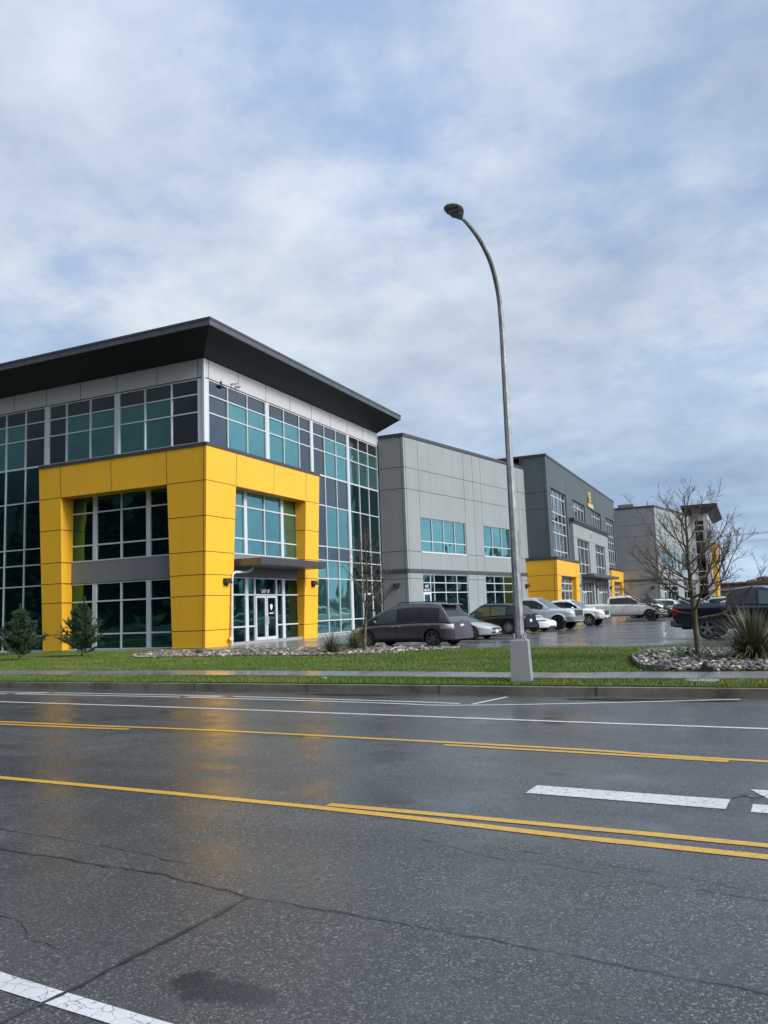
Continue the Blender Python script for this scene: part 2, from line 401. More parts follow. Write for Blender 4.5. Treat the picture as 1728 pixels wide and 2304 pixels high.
# ------------------------------------------------------------------ corner building (three storeys, yellow portal)
GX, GY = -22.99, 30.40
ZR = [9.90, 11.42, 12.30, 13.06]
FL = Fr((GX, GY), u=(1, 0), n=(0, -1))      # a = x - GX (negative to the left)
FR = Fr((GX, GY), u=(0, 1), n=(1, 0))       # a = y - GY
def corner_building():
    B = empty('office_building')
    tag(B, 'three storey glass corner block with yellow portal and dark overhanging roof at the left', 'building')
    prism('core_wall', [(-44,GY+0.15),(GX-0.15,GY+0.15),(GX-0.15,50.3),(-44,50.3)], 0.0, 14.0, M['gjoint'], B)
    L = lambda x: x-GX
    # upper glazing, left face
    def sL(cols, rows_top=True):
        return lambda i, j: (j == 2) or (i in cols)
    up = [([-42.8,-41.2,-39.55,-38.06], ()), ([-37.98,-36.15,-34.69,-33.25], (2,)), ([-33.0,-31.75,-30.11,-28.44], (0,)), ([-28.20,-26.54,-24.89,-23.26], (2,))]
    for xs, cols in up:
        window(FL, B, [L(x) for x in xs], ZR, sL(cols))
    for x in (-38.02, -33.125, -28.32):
        mb = MB(); fbox(mb, FL, L(x)-0.125, L(x)+0.125, -0.05, 0.085, 9.62, 13.06); mb.build('mullion', M['alu'], B)
    # lower glazing left of the portal
    window(FL, B, [L(x) for x in (-42.8,-41.2,-39.55,-38.02,-36.12,-34.66,-32.5)], [0.25,1.02,3.60,4.70,5.55,8.03,9.90], None, gmat='low', wide=(3,))
    # right face
    Rr = lambda y: y-GY
    upR = [([30.68,32.26,33.96,35.70], (0,)), ([35.98,37.54,39.21,40.53], (2,)), ([40.77,42.21,43.71,45.24], (0,)), ([45.48,46.92,48.35,49.88], ())]
    for ys, cols in upR:
        window(FR, B, [Rr(y) for y in ys], ZR, sL(cols))
    for y in (35.84, 40.65):
        mb = MB(); fbox(mb, FR, Rr(y)-0.14, Rr(y)+0.14, -0.05, 0.085, 9.62, 13.06); mb.build('mullion', M['alu'], B)
    mb = MB(); fbox(mb, FR, Rr(45.36)-0.12, Rr(45.36)+0.12, -0.05, 0.085, 0.42, 13.06)
    mb.build('mullion', M['alu'], B)
    zz = [0.42,1.2,3.68,4.78,5.60,8.08,9.90]
    window(FR, B, [Rr(y) for y in (40.0,42.21,43.71,45.24)], zz, lambda i, j: (j in (3, 5)) or (i == 0 and j > 3))
    w = window(FR, B, [Rr(y) for y in (45.48,46.92,48.35,49.88)], zz, None, gmat='low')
    door_leaf(FR, B, Rr(46.98), Rr(48.30), 0.34, 2.85, 0.09)
    # corner post
    mb = MB(); mb.box(GX-0.26, GX+0.05, GY-0.05, GY+0.28, 9.6, 13.06); mb.box(GX-0.03, GX+0.08, GY-0.08, GY+0.03, 9.6, 14.0)
    mb.build('corner_post', M['alu'], B)
    # pale panels under the roof, dark shadow gap below them
    mb = MB(); mb.box(-44, GX, GY, GY+0.2, 13.06, 13.13); mb.box(GX-0.2, GX, GY+0.2, 50.3, 13.06, 13.13); mb.build('shadow_gap', M['joint'], B)
    mb = MB(); mb.box(-44, GX+0.03, GY-0.03, GY+0.17, 13.13, 14.03); mb.box(GX-0.17, GX+0.03, GY+0.17, 50.0, 13.13, 14.03); mb.build('panel_band', M['upanel'], B)
    joints(FL, [(L(x), 13.13, 14.02) for x in (-23.3,-25.78,-28.36,-30.81,-33.21,-35.6,-38.0,-40.4)], [], M['gjoint'], B, d=0.03)
    joints(FR, [(Rr(y), 13.13, 14.02) for y in (30.75,33.23,35.8,38.3,40.75,43.1,45.4,47.7)], [], M['gjoint'], B, d=0.03)
    # roof
    ox, oy, ye = -21.25, 28.58, 50.4; zf, zt = 14.83, 15.19
    mb = MB()
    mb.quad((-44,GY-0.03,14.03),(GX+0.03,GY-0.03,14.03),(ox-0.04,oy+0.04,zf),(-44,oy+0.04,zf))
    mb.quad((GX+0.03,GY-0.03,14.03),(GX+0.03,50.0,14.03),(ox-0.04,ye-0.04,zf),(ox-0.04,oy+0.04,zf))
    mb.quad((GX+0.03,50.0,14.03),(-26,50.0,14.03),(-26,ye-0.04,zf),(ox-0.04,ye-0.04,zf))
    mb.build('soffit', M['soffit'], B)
    mb = MB(); e = 0.006
    for k in range(9):
        x = -23.6-2.42*k; mb.quad((x-.012,GY-0.03,14.03-e),(x+.012,GY-0.03,14.03-e),(x+.012,oy+0.04,zf-e),(x-.012,oy+0.04,zf-e))
        y = 31.0+2.42*k
        if y < 50: mb.quad((GX+0.03,y-.012,14.03-e),(GX+0.03,y+.012,14.03-e),(ox-0.04,y+.012,zf-e),(ox-0.04,y-.012,zf-e))
    mb.build('soffit_seam', M['black'], B)
    mb = MB()
    mb.box(-44, ox, oy, oy+0.06, zf-0.01, zt-0.11); mb.box(ox-0.06, ox, oy+0.06, ye, zf-0.01, zt-0.11); mb.box(-44, ox-0.06, ye-0.06, ye, zf-0.01, zt-0.11)
    fa = mb.build('fascia', M['fascia'], B)
    mb = MB(); mb.box(-44, ox+0.025, oy-0.025, ye+0.02, zt-0.11, zt); mb.build('roof', M['cap'], B)
    FfL = Fr((ox, oy), u=(1,0), n=(0,-1)); FfR = Fr((ox, oy), u=(0,1), n=(1,0))
    joints(FfL, [(-2.42*k-1.9, zf, zt-0.12) for k in range(9)], [], M['gjoint'], B, w=0.025)
    joints(FfR, [(2.42*k+2.1, zf, zt-0.12) for k in range(9)], [], M['gjoint'], B, w=0.025)
    # ---- yellow portal, front faces battered: they lean out towards the top
    tx = lambda z: -22.59+0.0433*z
    ty = lambda z: 29.80-0.033*z
    PR = lambda y, z: (tx(z), y, z)
    PL = lambda x, z: (x, ty(z), z)
    zb, zo, zp = 0.28, 7.92, 9.52
    mb = MB()
    Ct, Co, Cb = (tx(zp),ty(zp),zp), (tx(zo),ty(zo),zo), (tx(zb),ty(zb),zb)
    # right face: leg, band, leg
    ri, rj, rk = 31.88, 38.60, 40.10
    mb.quad(Cb, PR(ri-0.06,zb), PR(ri,zo), Co)
    mb.add([Co, PR(ri,zo), PR(rj,zo), PR(rk,zo), PR(rk,zp), Ct], [(0,1,2,3,4,5)])
    mb.quad(PR(rj,zb), PR(rk,zb), PR(rk,zo), PR(rj,zo))
    gx = GX+0.02
    mb.quad(PR(ri-0.06,zb), (gx,ri-0.06,zb), (gx,ri,zo), PR(ri,zo))      # reveals
    mb.quad((gx,rj,zb), PR(rj,zb), PR(rj,zo), (gx,rj,zo))
    mb.quad((gx,ri,zo), (gx,rj,zo), PR(rj,zo), PR(ri,zo))
    mb.quad(PR(rk,zb), (gx,rk,zb), (gx,rk,zp), PR(rk,zp))
    # left face
    li, lj, lk = -24.50, -31.22, -32.70
    mb.quad(PL(li+0.06,zb), Cb, Co, PL(li,zo))
    mb.add([PL(lk,zo), PL(lj,zo), PL(li,zo), Co, Ct, PL(lk,zp)], [(0,1,2,3,4,5)])
    mb.quad(PL(lk+0.12,zb), PL(lj-0.06,zb), PL(lj,zo), PL(lk,zo))
    gy = GY-0.02
    mb.quad((li+0.06,gy,zb), PL(li+0.06,zb), PL(li,zo), (li,gy,zo))
    mb.quad(PL(lj-0.06,zb), (lj-0.06,gy,zb), (lj,gy,zo), PL(lj,zo))
    mb.quad((lj,gy,zo), (li,gy,zo), PL(li,zo), PL(lj,zo))
    mb.quad((lk+0.12,gy,zb), PL(lk+0.12,zb), PL(lk,zo), (lk,gy,zo)); mb.quad((lk,gy,zo), PL(lk,zo), PL(lk,zp), (lk,gy,zp))
    mb.build('portal', M['yellow'], B)
    # panel joints of the portal
    j = MB(); w = 0.014; e = 0.005
    def jR(y0, z0, y1, z1):
        if abs(z0-z1) < 1e-6:
            j.quad((tx(z0-w)+e,y0,z0-w),(tx(z0-w)+e,y1,z0-w),(tx(z0+w)+e,y1,z0+w),(tx(z0+w)+e,y0,z0+w))
        else:
            j.quad((tx(z0)+e,y0-w,z0),(tx(z0)+e,y0+w,z0),(tx(z1)+e,y1+w,z1),(tx(z1)+e,y1-w,z1))
    def jL(x0, z0, x1, z1):
        if abs(z0-z1) < 1e-6:
            j.quad((x0,ty(z0-w)-e,z0-w),(x1,ty(z0-w)-e,z0-w),(x1,ty(z0+w)-e,z0+w),(x0,ty(z0+w)-e,z0+w))
        else:
            j.quad((x0-w,ty(z0)-e,z0),(x0+w,ty(z0)-e,z0),(x1+w,ty(z1)-e,z1),(x1-w,ty(z1)-e,z1))
    for z in (7.92, 6.29, 4.65, 3.60, 2.64, 1.06):
        jR(ty(z), z, ri-0.02, z); jR(rj+0.02, z, rk, z); jL(li+0.02, z, tx(z), z); jL(lk+0.1*(1-z/8)+0.01, z, lj-0.02, z)
        j.quad((GX+0.03,rj-e,z-w),(tx(z),rj-e,z-w),(tx(z),rj-e,z+w),(GX+0.03,rj-e,z+w)) if z < 7.9 else None
        j.quad((lj+e,ty(z),z-w),(lj+e,GY-0.03,z-w),(lj+e,GY-0.03,z+w),(lj+e,ty(z),z+w)) if z < 7.9 else None
    for y in (ri, 35.26, rj): jR(y, 7.94, y, 9.51)
    for x in (li, -27.9, lj): jL(x, 7.94, x, 9.51)
    jL(tx(zb)-0.14, zb, tx(zp)-0.14, zp)
    j.build('panel_joint', M['joint'], B)
    # cap on top of the portal
    mb = MB(); c = 0.035
    X, Y = tx(9.6)+c, ty(9.6)-c
    mb.add([(X,Y,9.52),(X,rk+0.03,9.52),(GX-0.03,rk+0.03,9.52),(GX-0.03,GY+0.03,9.52),(lk-0.03,GY+0.03,9.52),(lk-0.03,Y,9.52),
            (X,Y,9.68),(X,rk+0.03,9.68),(GX-0.03,rk+0.03,9.68),(GX-0.03,GY+0.03,9.68),(lk-0.03,GY+0.03,9.68),(lk-0.03,Y,9.68)],
           [(5,4,3,2,1,0),(6,7,8,9,10,11),(0,1,7,6),(1,2,8,7),(4,5,11,10),(5,0,6,11)])
    mb.build('portal_cap', M['cap'], B)
    # windows inside the portal
    wl = [L(x) for x in (-31.46,-29.73,-28.02,-26.31,-24.3)]
    window(FL, B, wl, [4.66,5.47,7.12,7.98], None, gmat='low', wide=(1,3), fw=0.07, out=0.07)
    window(FL, B, wl, [0.27,1.03,2.64,3.55], None, gmat='low', wide=(1,3), fw=0.07, out=0.07)
    mb = MB(); fbox(mb, FL, L(-31.3), L(-24.3), -0.1, 0.10, 3.57, 4.64); fbox(mb, FL, L(-31.3), L(-24.4), -0.1, 0.06, 7.98, 8.2)
    mb.build('spandrel_band', M['band'], B)
    wr = [Rr(y) for y in (31.7,33.65,35.39,37.13,38.75)]
    window(FR, B, wr, [4.70,5.50,7.13,7.98], None, gmat='vis', wide=(1,3), fw=0.07, out=0.07)
    mb = MB(); fbox(mb, FR, Rr(31.75), Rr(38.65), -0.1, 0.10, 3.59, 4.68); fbox(mb, FR, Rr(31.75), Rr(38.65), -0.1, 0.06, 7.98, 8.2)
    mb.build('spandrel_band', M['band'], B)
    window(FR, B, [Rr(y) for y in (31.7,33.65,34.36)], [0.3,1.12,2.70,3.57], None, gmat='low', wide=(1,), fw=0.07, out=0.07)
    window(FR, B, [Rr(y) for y in (36.43,37.13,38.75)], [0.3,1.12,2.70,3.57], None, gmat='low', wide=(1,), fw=0.07, out=0.07)
    tw = window(FR, B, [Rr(34.38), Rr(36.41)], [2.68,3.57], None, gmat='low', fw=0.07, out=0.07, name='transom_window')
    text_on(FR, tw, 'UNIT 107', Rr(35.45), 2.80, 0.26, 0.012, M['white'], sx=0.72)
    door_leaf(FR, B, Rr(34.40), Rr(35.38), 0.31, 2.66, 0.03, True)
    d2 = door_leaf(FR, B, Rr(35.42), Rr(36.40), 0.31, 2.66, 0.03, False)
    mb = MB()   # small white shield emblem with a line of lettering under it
    ps = [(0.0,-0.16),(0.09,-0.05),(0.12,0.06),(0.09,0.14),(0,0.17),(-0.09,0.14),(-0.12,0.06),(-0.09,-0.05)]
    mb.add([FR.p(Rr(35.92)+a, 0.04, 2.05+b) for a, b in ps], [tuple(range(8))])
    fbox(mb, FR, Rr(35.70), Rr(36.14), 0.034, 0.04, 1.72, 1.76)
    mb.build('door_emblem', M['white'], d2)
    # canopy
    mb = MB(); mb.box(GX+0.11, -21.10, 32.15, 38.55, 4.06, 4.40); mb.build('canopy', M['fascia'], B)
    mb = MB(); mb.box(-21.10, -21.07, 32.12, 38.58, 4.08, 4.42); mb.build('canopy_edge', M['cap'], B)
    # downspout
    mb = MB()
    mb.tube([(-22.05,32.95,4.05),(-22.1,32.85,3.86),(-22.25,32.6,3.77),(-22.32,31.85,3.74),(-22.36,31.68,3.66),(-22.38,31.64,3.45),(-22.42,31.62,0.30)], 0.062, 10)
    mb.tube([(-22.41,31.62,2.16),(-22.41,31.62,2.12)], 0.078, 10); mb.tube([(-22.42,31.62,0.66),(-22.42,31.62,0.58)], 0.085, 10)
    mb.tube([(-22.40,31.52,0.62),(-22.30,31.42,0.62)], 0.09, 10)
    mb.build('downspout', M['pvc'], B, True, 40)
    FRp = Fr((tx(3.3), 0), u=(0,1), n=(1,0))
    wall_lamp(FRp, B, 31.22, 3.2); wall_lamp(FRp, B, 39.5, 3.24)
    # plinth
    mb = MB(); mb.box(-44, tx(0.2)+0.02, ty(0.2)-0.10, GY+0.12, -0.1, 0.25); mb.box(GX-0.1, GX+0.30, GY+0.12, 49.98, -0.1, 0.40)
    mb.box(GX+0.3, tx(0.2)+0.03, GY+0.12, 40.1, -0.1, 0.275)
    mb.build('plinth', M['plinth'], B)
    # cameras under the pale panels
    mb = MB(); fbox(mb, FR, 1.15, 1.45, 0.05, 0.16, 12.88, 12.98); fbox(mb, FR, 1.26, 1.34, 0.03, 0.1, 12.96, 13.2); mb.build('security_camera', M['black'], B)
    mb = MB(); mb.tube([FR.p(2.2,0.04,13.3), FR.p(2.2,0.3,13.25), FR.p(2.25,0.4,13.32)], 0.05, 8); mb.tube([FR.p(2.55,0.04,13.25), FR.p(2.6,0.35,13.2)], 0.06, 8); mb.build('security_camera', M['pvc'], B)
    return B
corner_building()

# ------------------------------------------------------------------ the two grey wings (same design, other length of view)
def wing(o, label, side_x, unit_text=True, Lw=19.0, back=12, x1=18.97):
    B = empty('grey_wing_building'); tag(B, label, 'building', 'grey stucco wings of the long building')
    F = Fr(o, ang=11)
    e1 = F.p(Lw,0,0); 
    prism('core_wall', [F.p(0.4,-0.45,0)[:2], F.p(Lw,-0.45,0)[:2], F.p(Lw,-back,0)[:2], (o[0]-back,o[1]+0.45)], 0, 13.5, M['grey1'], B)
    A4 = [1.84,3.40,4.98,6.58,8.20]; B4 = [10.98,12.55,14.15,15.75,17.35]
    ops = [(A4[0],A4[-1],5.62,8.06,0.16),(B4[0],B4[-1],5.62,8.06,0.16),(A4[0],A4[-1],0.2,4.10,0.16),(B4[0],B4[-1],0.2,4.10,0.16)]
    wall(F, 0, Lw, 0, 13.6, ops, M['grey2'], B, left=0, right=0.3)
    for Q in (A4, B4):
        window(F, B, Q, [5.64,6.41,8.05], None, d=-0.12, gmat='vis')
    window(F, B, [1.86,2.9]+A4[1:], [0.26,1.15,2.81,3.49,4.08], None, d=-0.12, gmat='low')
    window(F, B, B4, [0.26,1.15,2.81,3.49,4.08], None, d=-0.12, gmat='low')
    mb = MB()
    for Q in (A4, B4): fbox(mb, F, Q[0]-0.02, Q[-1]+0.02, -0.05, 0.03, 5.57, 5.63)
    mb.build('sill', M['alu'], B)
    d = door_leaf(F, B, 1.92, 2.86, 0.24, 2.78, -0.10)
    if unit_text:
        text_on(F, B, 'UNIT', 2.42, 3.16, 0.26, -0.09, M['white'], sx=0.75)
        text_on(F, B, '200 & 300', 2.42, 2.90, 0.23, -0.09, M['white'], sx=0.72)
    vs = [(0.22,0.3,13.6),(1.80,4.42,13.6),(8.24,4.42,5.6),(8.24,8.1,13.6),(9.65,0.3,13.6),(10.95,4.42,5.6),(10.95,8.1,13.6),(17.6,4.42,13.6)]
    hs = [(11.45,0,Lw),(9.95,0,Lw),(5.64,0,1.8),(5.64,8.24,10.94),(5.64,17.4,Lw),(3.76,0,1.8),(3.76,8.24,10.94),(3.76,17.4,Lw)]
    joints(F, vs, hs, M['gjoint'], B)
    mb = MB(); fbox(mb, F, -0.0, Lw, 0.0, 0.07, 4.18, 4.42); 
    FS = Fr((o[0], o[1]), u=(1,0), n=(0,-1))
    fbox(mb, FS, side_x-o[0], 0.0, 0.0, 0.07, 4.18, 4.42); mb.build('belt_course', M['belt'], B)
    wall(FS, side_x-o[0], 0, 0, 13.6, [], M['grey1'], B, left=0, right=0)
    joints(FS, [(-0.2,0.3,13.6)], [(z, side_x-o[0], 0) for z in (11.45,9.95,5.64,3.76)], M['gjoint'], B)
    mb = MB()
    p = [F.p(-0.0,0.06,0), F.p(Lw,0.06,0), F.p(Lw,-0.45,0), F.p(0,-0.45,0)]
    mb.prism([(side_x, o[1]-0.05), (o[0]+0.05, o[1]-0.05), F.p(Lw,0.06,0)[:2], F.p(Lw,-back,0)[:2], (side_x, o[1]+back*0.8)], 13.6, 13.83)
    mb.build('parapet_cap', M['cap'], B)
    wall_lamp(FS, B, -0.85, 3.22)
    wall_lamp(F, B, 18.2, 3.22)
    return B
wing((-21.0, 50.0), 'grey stucco wing behind the minivan, between glass corner block and charcoal block', -22.9)
wing((-10.4, 107.2), 'pale grey stucco wing far off behind the bare tree, beyond the charcoal block', -15.36, unit_text=False)

# ------------------------------------------------------------------ charcoal entrance block
def entrance_block():
    B = empty('entrance_building'); tag(B, 'charcoal entrance block with tall windows, two small yellow boxes and gold letters on its front', 'building')
    X0, Y0, Y1 = -15.38, 68.63, 107.2
    prism('core_wall', [(X0-0.7,Y0+0.4),(X0-0.7,Y1-0.3),(-30,Y1-0.3),(-30,Y0+0.4)], 0, 14.4, M['char'], B)
    F = Fr((X0, Y0), u=(0,1), n=(1,0)); a = lambda y: y-Y0
    W1 = [70.0,71.62,73.26,74.92,76.56]; W4 = [99.5,101.1,102.7,104.3,105.9]; W2 = [79.6,81.22,82.85,84.48,86.12]; W3 = [89.92,91.45,92.98,94.52,96.06]
    ops = [(a(W1[0]),a(W1[-1]),5.75,12.0,0.3),(a(W4[0]),a(W4[-1]),5.75,12.0,0.3),(a(W2[0]),a(W2[-1]),9.9,12.0,0.3),(a(W3[0]),a(W3[-1]),9.9,12.0,0.3)]
    wall(F, 0, Y1-Y0, 0, 14.62, ops, M['char'], B, left=0, right=0.3)
    for Q in (W1, W4):
        window(F, B, [a(y) for y in Q], [5.77,6.42,8.05,9.08,9.9,11.38,11.98], None, d=-0.22, gmat='dglass', smat='dglass', fw=0.08)
    for Q in (W2, W3):
        window(F, B, [a(y) for y in Q], [9.92,11.38,11.98], None, d=-0.22, gmat='dglass', fw=0.08)
    joints(F, [(0.9,5.7,14.6),(a(76.6),12.0,14.6),(a(79.55),12.0,14.6),(a(96.1),12.0,14.6),(a(98.0),10,14.6)], [(11.42,0,a(69.98)),(9.94,0,a(69.98)),(11.42,a(76.6),a(79.58)),(9.94,a(76.6),a(77.2)),(11.42,a(86.2),a(89.9)),(11.42,a(96.1),a(99.4)),(9.94,a(98),a(99.4))], M['gjoint'], B, w=0.03)
    FS = Fr((X0, Y0), u=(1,0), n=(0,-1))
    wall(FS, -2.3, 0, 0, 14.62, [], M['char'], B, left=0, right=0)
    joints(FS, [(-0.25,5.5,14.6)], [(11.42,-2.3,0),(9.94,-2.3,0)], M['gjoint'], B)
    mb = MB(); mb.box(-30, X0+0.05, Y0-0.05, Y1+0.03, 14.62, 14.80); mb.box(X0-2.32, X0-2.05, Y0-0.045, Y0+0.3, 13.7, 14.62); mb.build('parapet_cap', M['cap'], B)
    # pale portico between the yellow boxes
    XP = -15.05; FP = Fr((XP, 77.3), u=(0,1), n=(1,0)); b = lambda y: y-77.3
    o5 = (b(79.1),b(85.4),4.55,8.0,0.22); o6 = (b(89.1),b(95.3),4.55,8.0,0.22); e1 = (b(79.6),b(86.5),0.1,3.82,0.3); e2 = (b(89.2),b(96.2),0.1,3.82,0.3)
    wall(FP, 0, b(98.0), 0, 9.6, [o5,o6,e1,e2], M['grey2'], B, 'portico', left=0.33, right=0.33)
    for q in (o5, o6):
        n = 3; xs = [q[0]+(q[1]-q[0])*k/n for k in range(n+1)]
        window(FP, B, xs, [4.6,5.58,7.22,7.98], None, d=-0.2, gmat='dglass', fw=0.08)
    for q in (e1, e2):
        xs = [q[0], q[0]+1.6, q[0]+3.6, q[0]+5.2, q[1]]
        window(FP, B, xs, [0.2,2.83,3.80], None, d=-0.27, gmat='dglass', fw=0.08)
        door_leaf(FP, B, q[0]+1.66, q[0]+2.58, 0.2, 2.78, -0.22, glassm='dglass'); door_leaf(FP, B, q[0]+2.62, q[0]+3.54, 0.2, 2.78, -0.22, False, glassm='dglass')
    joints(FP, [], [(8.06,0,b(98))], M['gjoint'], B)
    mb = MB(); fbox(mb, FP, -0.15, b(98.1), 0.0, 0.22, 9.62, 9.88); fbox(mb, FP, -0.08, b(98.05), 0.0, 0.14, 9.45, 9.62)
    fbox(mb, FP, -0.15, b(98.1), -0.32, 0.0, 9.605, 9.88); mb.build('portico_cornice', M['cap'], B)
    mb = MB(); mb.box(-15.05, -13.80, 79.9, 96.3, 4.24, 4.52); mb.build('canopy', M['fascia'], B)
    mb = MB(); mb.tube([(-14.6,88.6,4.25),(-14.85,88.0,3.95),(-14.95,87.6,3.9),(-14.98,87.55,3.6),(-14.98,87.5,0.2)], 0.06, 8); mb.build('downspout', M['cap'], B, True, 40)
    for y in (78.2, 88.2, 97.2): wall_lamp(FP, B, b(y), 3.25, w=0.5)
    # yellow boxes, front and side leaning out towards the top
    for (ya, yb, side) in ((68.05, 78.0, True), (97.6, 107.2, False)):
        tx = lambda z: -15.05+0.05*z
        sy = (lambda z, s: ya+0.28-0.05*z if s else ya)
        mb = MB(); z0, z1, zo = 0.1, 5.45, 4.12
        oa, ob = (69.75, 76.3) if side else (99.4, 105.9)
        P = lambda y, z: (tx(z), y, z)
        S = lambda z: sy(z, side)
        mb.quad(P(S(z0),z0), P(oa,z0), P(oa,zo), P(S(zo),zo))
        mb.add([P(S(zo),zo), P(oa,zo), P(ob,zo), P(yb,zo), P(yb,z1), P(S(z1),z1)], [(0,1,2,3,4,5)])
        mb.quad(P(ob,z0), P(yb,z0), P(yb,zo), P(ob,zo))
        g = X0+0.02
        mb.quad(P(oa,z0), (g,oa,z0), (g,oa,zo), P(oa,zo)); mb.quad((g,ob,z0), P(ob,z0), P(ob,zo), (g,ob,zo)); mb.quad((g,oa,zo), (g,ob,zo), P(ob,zo), P(oa,zo))
        xl = -17.6 if side else g
        mb.quad((xl,S(z0),z0), P(S(z0),z0), P(S(z1),z1), (xl,S(z1),z1)); mb.quad(P(yb,z0), (g,yb,z0), (g,yb,z1), P(yb,z1))
        mb.build('yellow_box', M['yellow'], B)
        mb = MB()
        for z in (2.82, 4.14):
            mb.quad((tx(z-.015)+.006,S(z),z-.015),(tx(z-.015)+.006,oa,z-.015),(tx(z+.015)+.006,oa,z+.015),(tx(z+.015)+.006,S(z),z+.015))
            mb.quad((tx(z-.015)+.006,ob,z-.015),(tx(z-.015)+.006,yb,z-.015),(tx(z+.015)+.006,yb,z+.015),(tx(z+.015)+.006,ob,z+.015))
            if side: mb.quad((xl,S(z-.015)-.006,z-.015),(tx(z),S(z-.015)-.006,z-.015),(tx(z),S(z+.015)-.006,z+.015),(xl,S(z+.015)-.006,z+.015))
        if side: mb.quad((tx(z0)-.25,S(z0)-.006,z0),(tx(z0)-.22,S(z0)-.006,z0),(tx(z1)-.22,S(z1)-.006,z1),(tx(z1)-.25,S(z1)-.006,z1))
        mb.build('panel_joint', M['joint'], B)
        mb = MB(); mb.box(xl, tx(5.5)+0.05, S(5.5)-0.05, yb+0.04, 5.45, 5.70) if side else mb.box(g, tx(5.5)+0.05, ya-0.04, yb-0.01, 5.45, 5.70)
        mb.build('box_cap', M['cap'], B)
        xs = [a(oa)+(ob-oa)*k/4 for k in range(5)]
        mm = MB()
        window(F, B, xs, [0.3,1.2,2.83,3.49,4.10], None, d=0.03, gmat='dglass', fw=0.09)
    # gold emblem and number
    em = text_on(F, B, 'BE', a(88.7), 12.65, 1.55, 0.12, M['gold'], 'emblem', 0.07, sx=0.82)
    mb = MB(); fbox(mb, F, a(87.6), a(90.6), 0.03, 0.16, 12.02, 12.50); pl = mb.build('name_plate', M['gold'], B)
    text_on(F, pl, 'BUILDERS', a(89.1), 12.14, 0.36, 0.165, M['band'], ext=0.003) if False else None
    text_on(FP, B, '303', b(86.9), 8.62, 0.55, 0.03, M['gold'], 'number', 0.03)
    return B
entrance_block()

# ------------------------------------------------------------------ far corner tower
def far_tower():
    B = empty('far_tower_building'); tag(B, 'distant corner tower with flared brown roof and narrow window behind the right bare tree', 'building')
    xa, xb, y0 = -7.35, -4.80, 124.6
    mb = MB()
    F = Fr((xa, y0), u=(1,0), n=(0,-1))
    wall(F, -1.5, xb-xa, 0, 14.0, [(0.62,2.06,0.3,13.06,0.1)], M['upanel'], B, left=0.3, right=0)
    window(F, B, [0.62,2.06], [0.3,1.2,3.68,4.78,5.6,8.08,9.9,11.42,12.3,13.06], None, d=-0.06, gmat='low', fw=0.12)
    prism('core_wall', [(xa-2,y0+0.35),(xb,y0+0.01),(xb,y0+20),(xa-12,y0+20),(xa-12,y0+4)], 0, 13.95, M['upanel'], B)
    FR2 = Fr((xb, y0), u=(0,1), n=(1,0))
    window(FR2, B, [0.3,2,3.7,5.2,7,8.7,10.2,12,13.7,15.4,17,19.5], [0.3,1.2,3.68,4.78,5.6,8.08,9.9,11.42,12.3,13.06], None, d=0.03, gmat='vis', fw=0.1)
    ox, oy = xb+1.45, y0-1.6
    mb = MB()
    mb.quad((xa-0.6,y0,14.0),(xb,y0,14.0),(ox,oy,14.8),(xa-0.9,oy,14.8)); mb.quad((xb,y0,14.0),(xb,y0+20,14.0),(ox,y0+21,14.8),(ox,oy,14.8))
    mb.build('soffit', M['cap'], B)
    mb = MB(); mb.box(xa-0.9, ox+0.02, oy-0.02, y0+21, 14.8, 15.2); mb.build('roof', M['cap'], B)
    mb = MB()
    mb.hexa([(xb,y0+1.6,0.1),(xb+0.35,y0+1.6,0.1),(xb+0.35,y0+12,0.1),(xb,y0+12,0.1),(xb,y0+1.6,9.5),(xb+0.8,y0+1.6,9.5),(xb+0.8,y0+12,9.5),(xb,y0+12,9.5)])
    mb.build('portal', M['yellow'], B)
    mb = MB(); mb.box(xb, xb+0.85, y0+1.55, y0+12.05, 9.5, 9.7); mb.build('portal_cap', M['cap'], B)
far_tower()
# rooftop unit peeking over the far wing
mb = MB(); mb.box(-15.2,-13.2,109.5,111.5,13.83,14.5); mb.box(-14.9,-14.2,109.44,109.5,14.0,14.35); mb.box(-13.9,-13.4,109.3,109.5,13.9,14.3)
o = mb.build('rooftop_unit', M['alud']); tag(o, 'small grey ventilation unit on the roof of the far wing', 'rooftop unit')
# ------------------------------------------------------------------ ground, road, kerb, pavement, lawns
def densify(pl, step=1.0):
    out = []
    for a, b in zip(pl[:-1], pl[1:]):
        n = max(1, int(math.dist(a, b)/step))
        out += [(a[0]+(b[0]-a[0])*k/n, a[1]+(b[1]-a[1])*k/n) for k in range(n)]
    return out+[pl[-1]]
def smooth_line(pl, step=0.7):   # Catmull-Rom through the points
    P = [Vector((p[0], p[1])) for p in pl]; P = [P[0]*2-P[1]]+P+[P[-1]*2-P[-2]]
    out = []
    for i in range(1, len(P)-2):
        n = max(2, min(40, int((P[i+1]-P[i]).length/step)))
        for k in range(n):
            t = k/n
            q = 0.5*((2*P[i])+(P[i+1]-P[i-1])*t+(2*P[i-1]-5*P[i]+4*P[i+1]-P[i+2])*t*t+(3*P[i]-P[i-1]-3*P[i+1]+P[i+2])*t**3)
            out.append((q.x, q.y))
    return out+[tuple(pl[-1])]
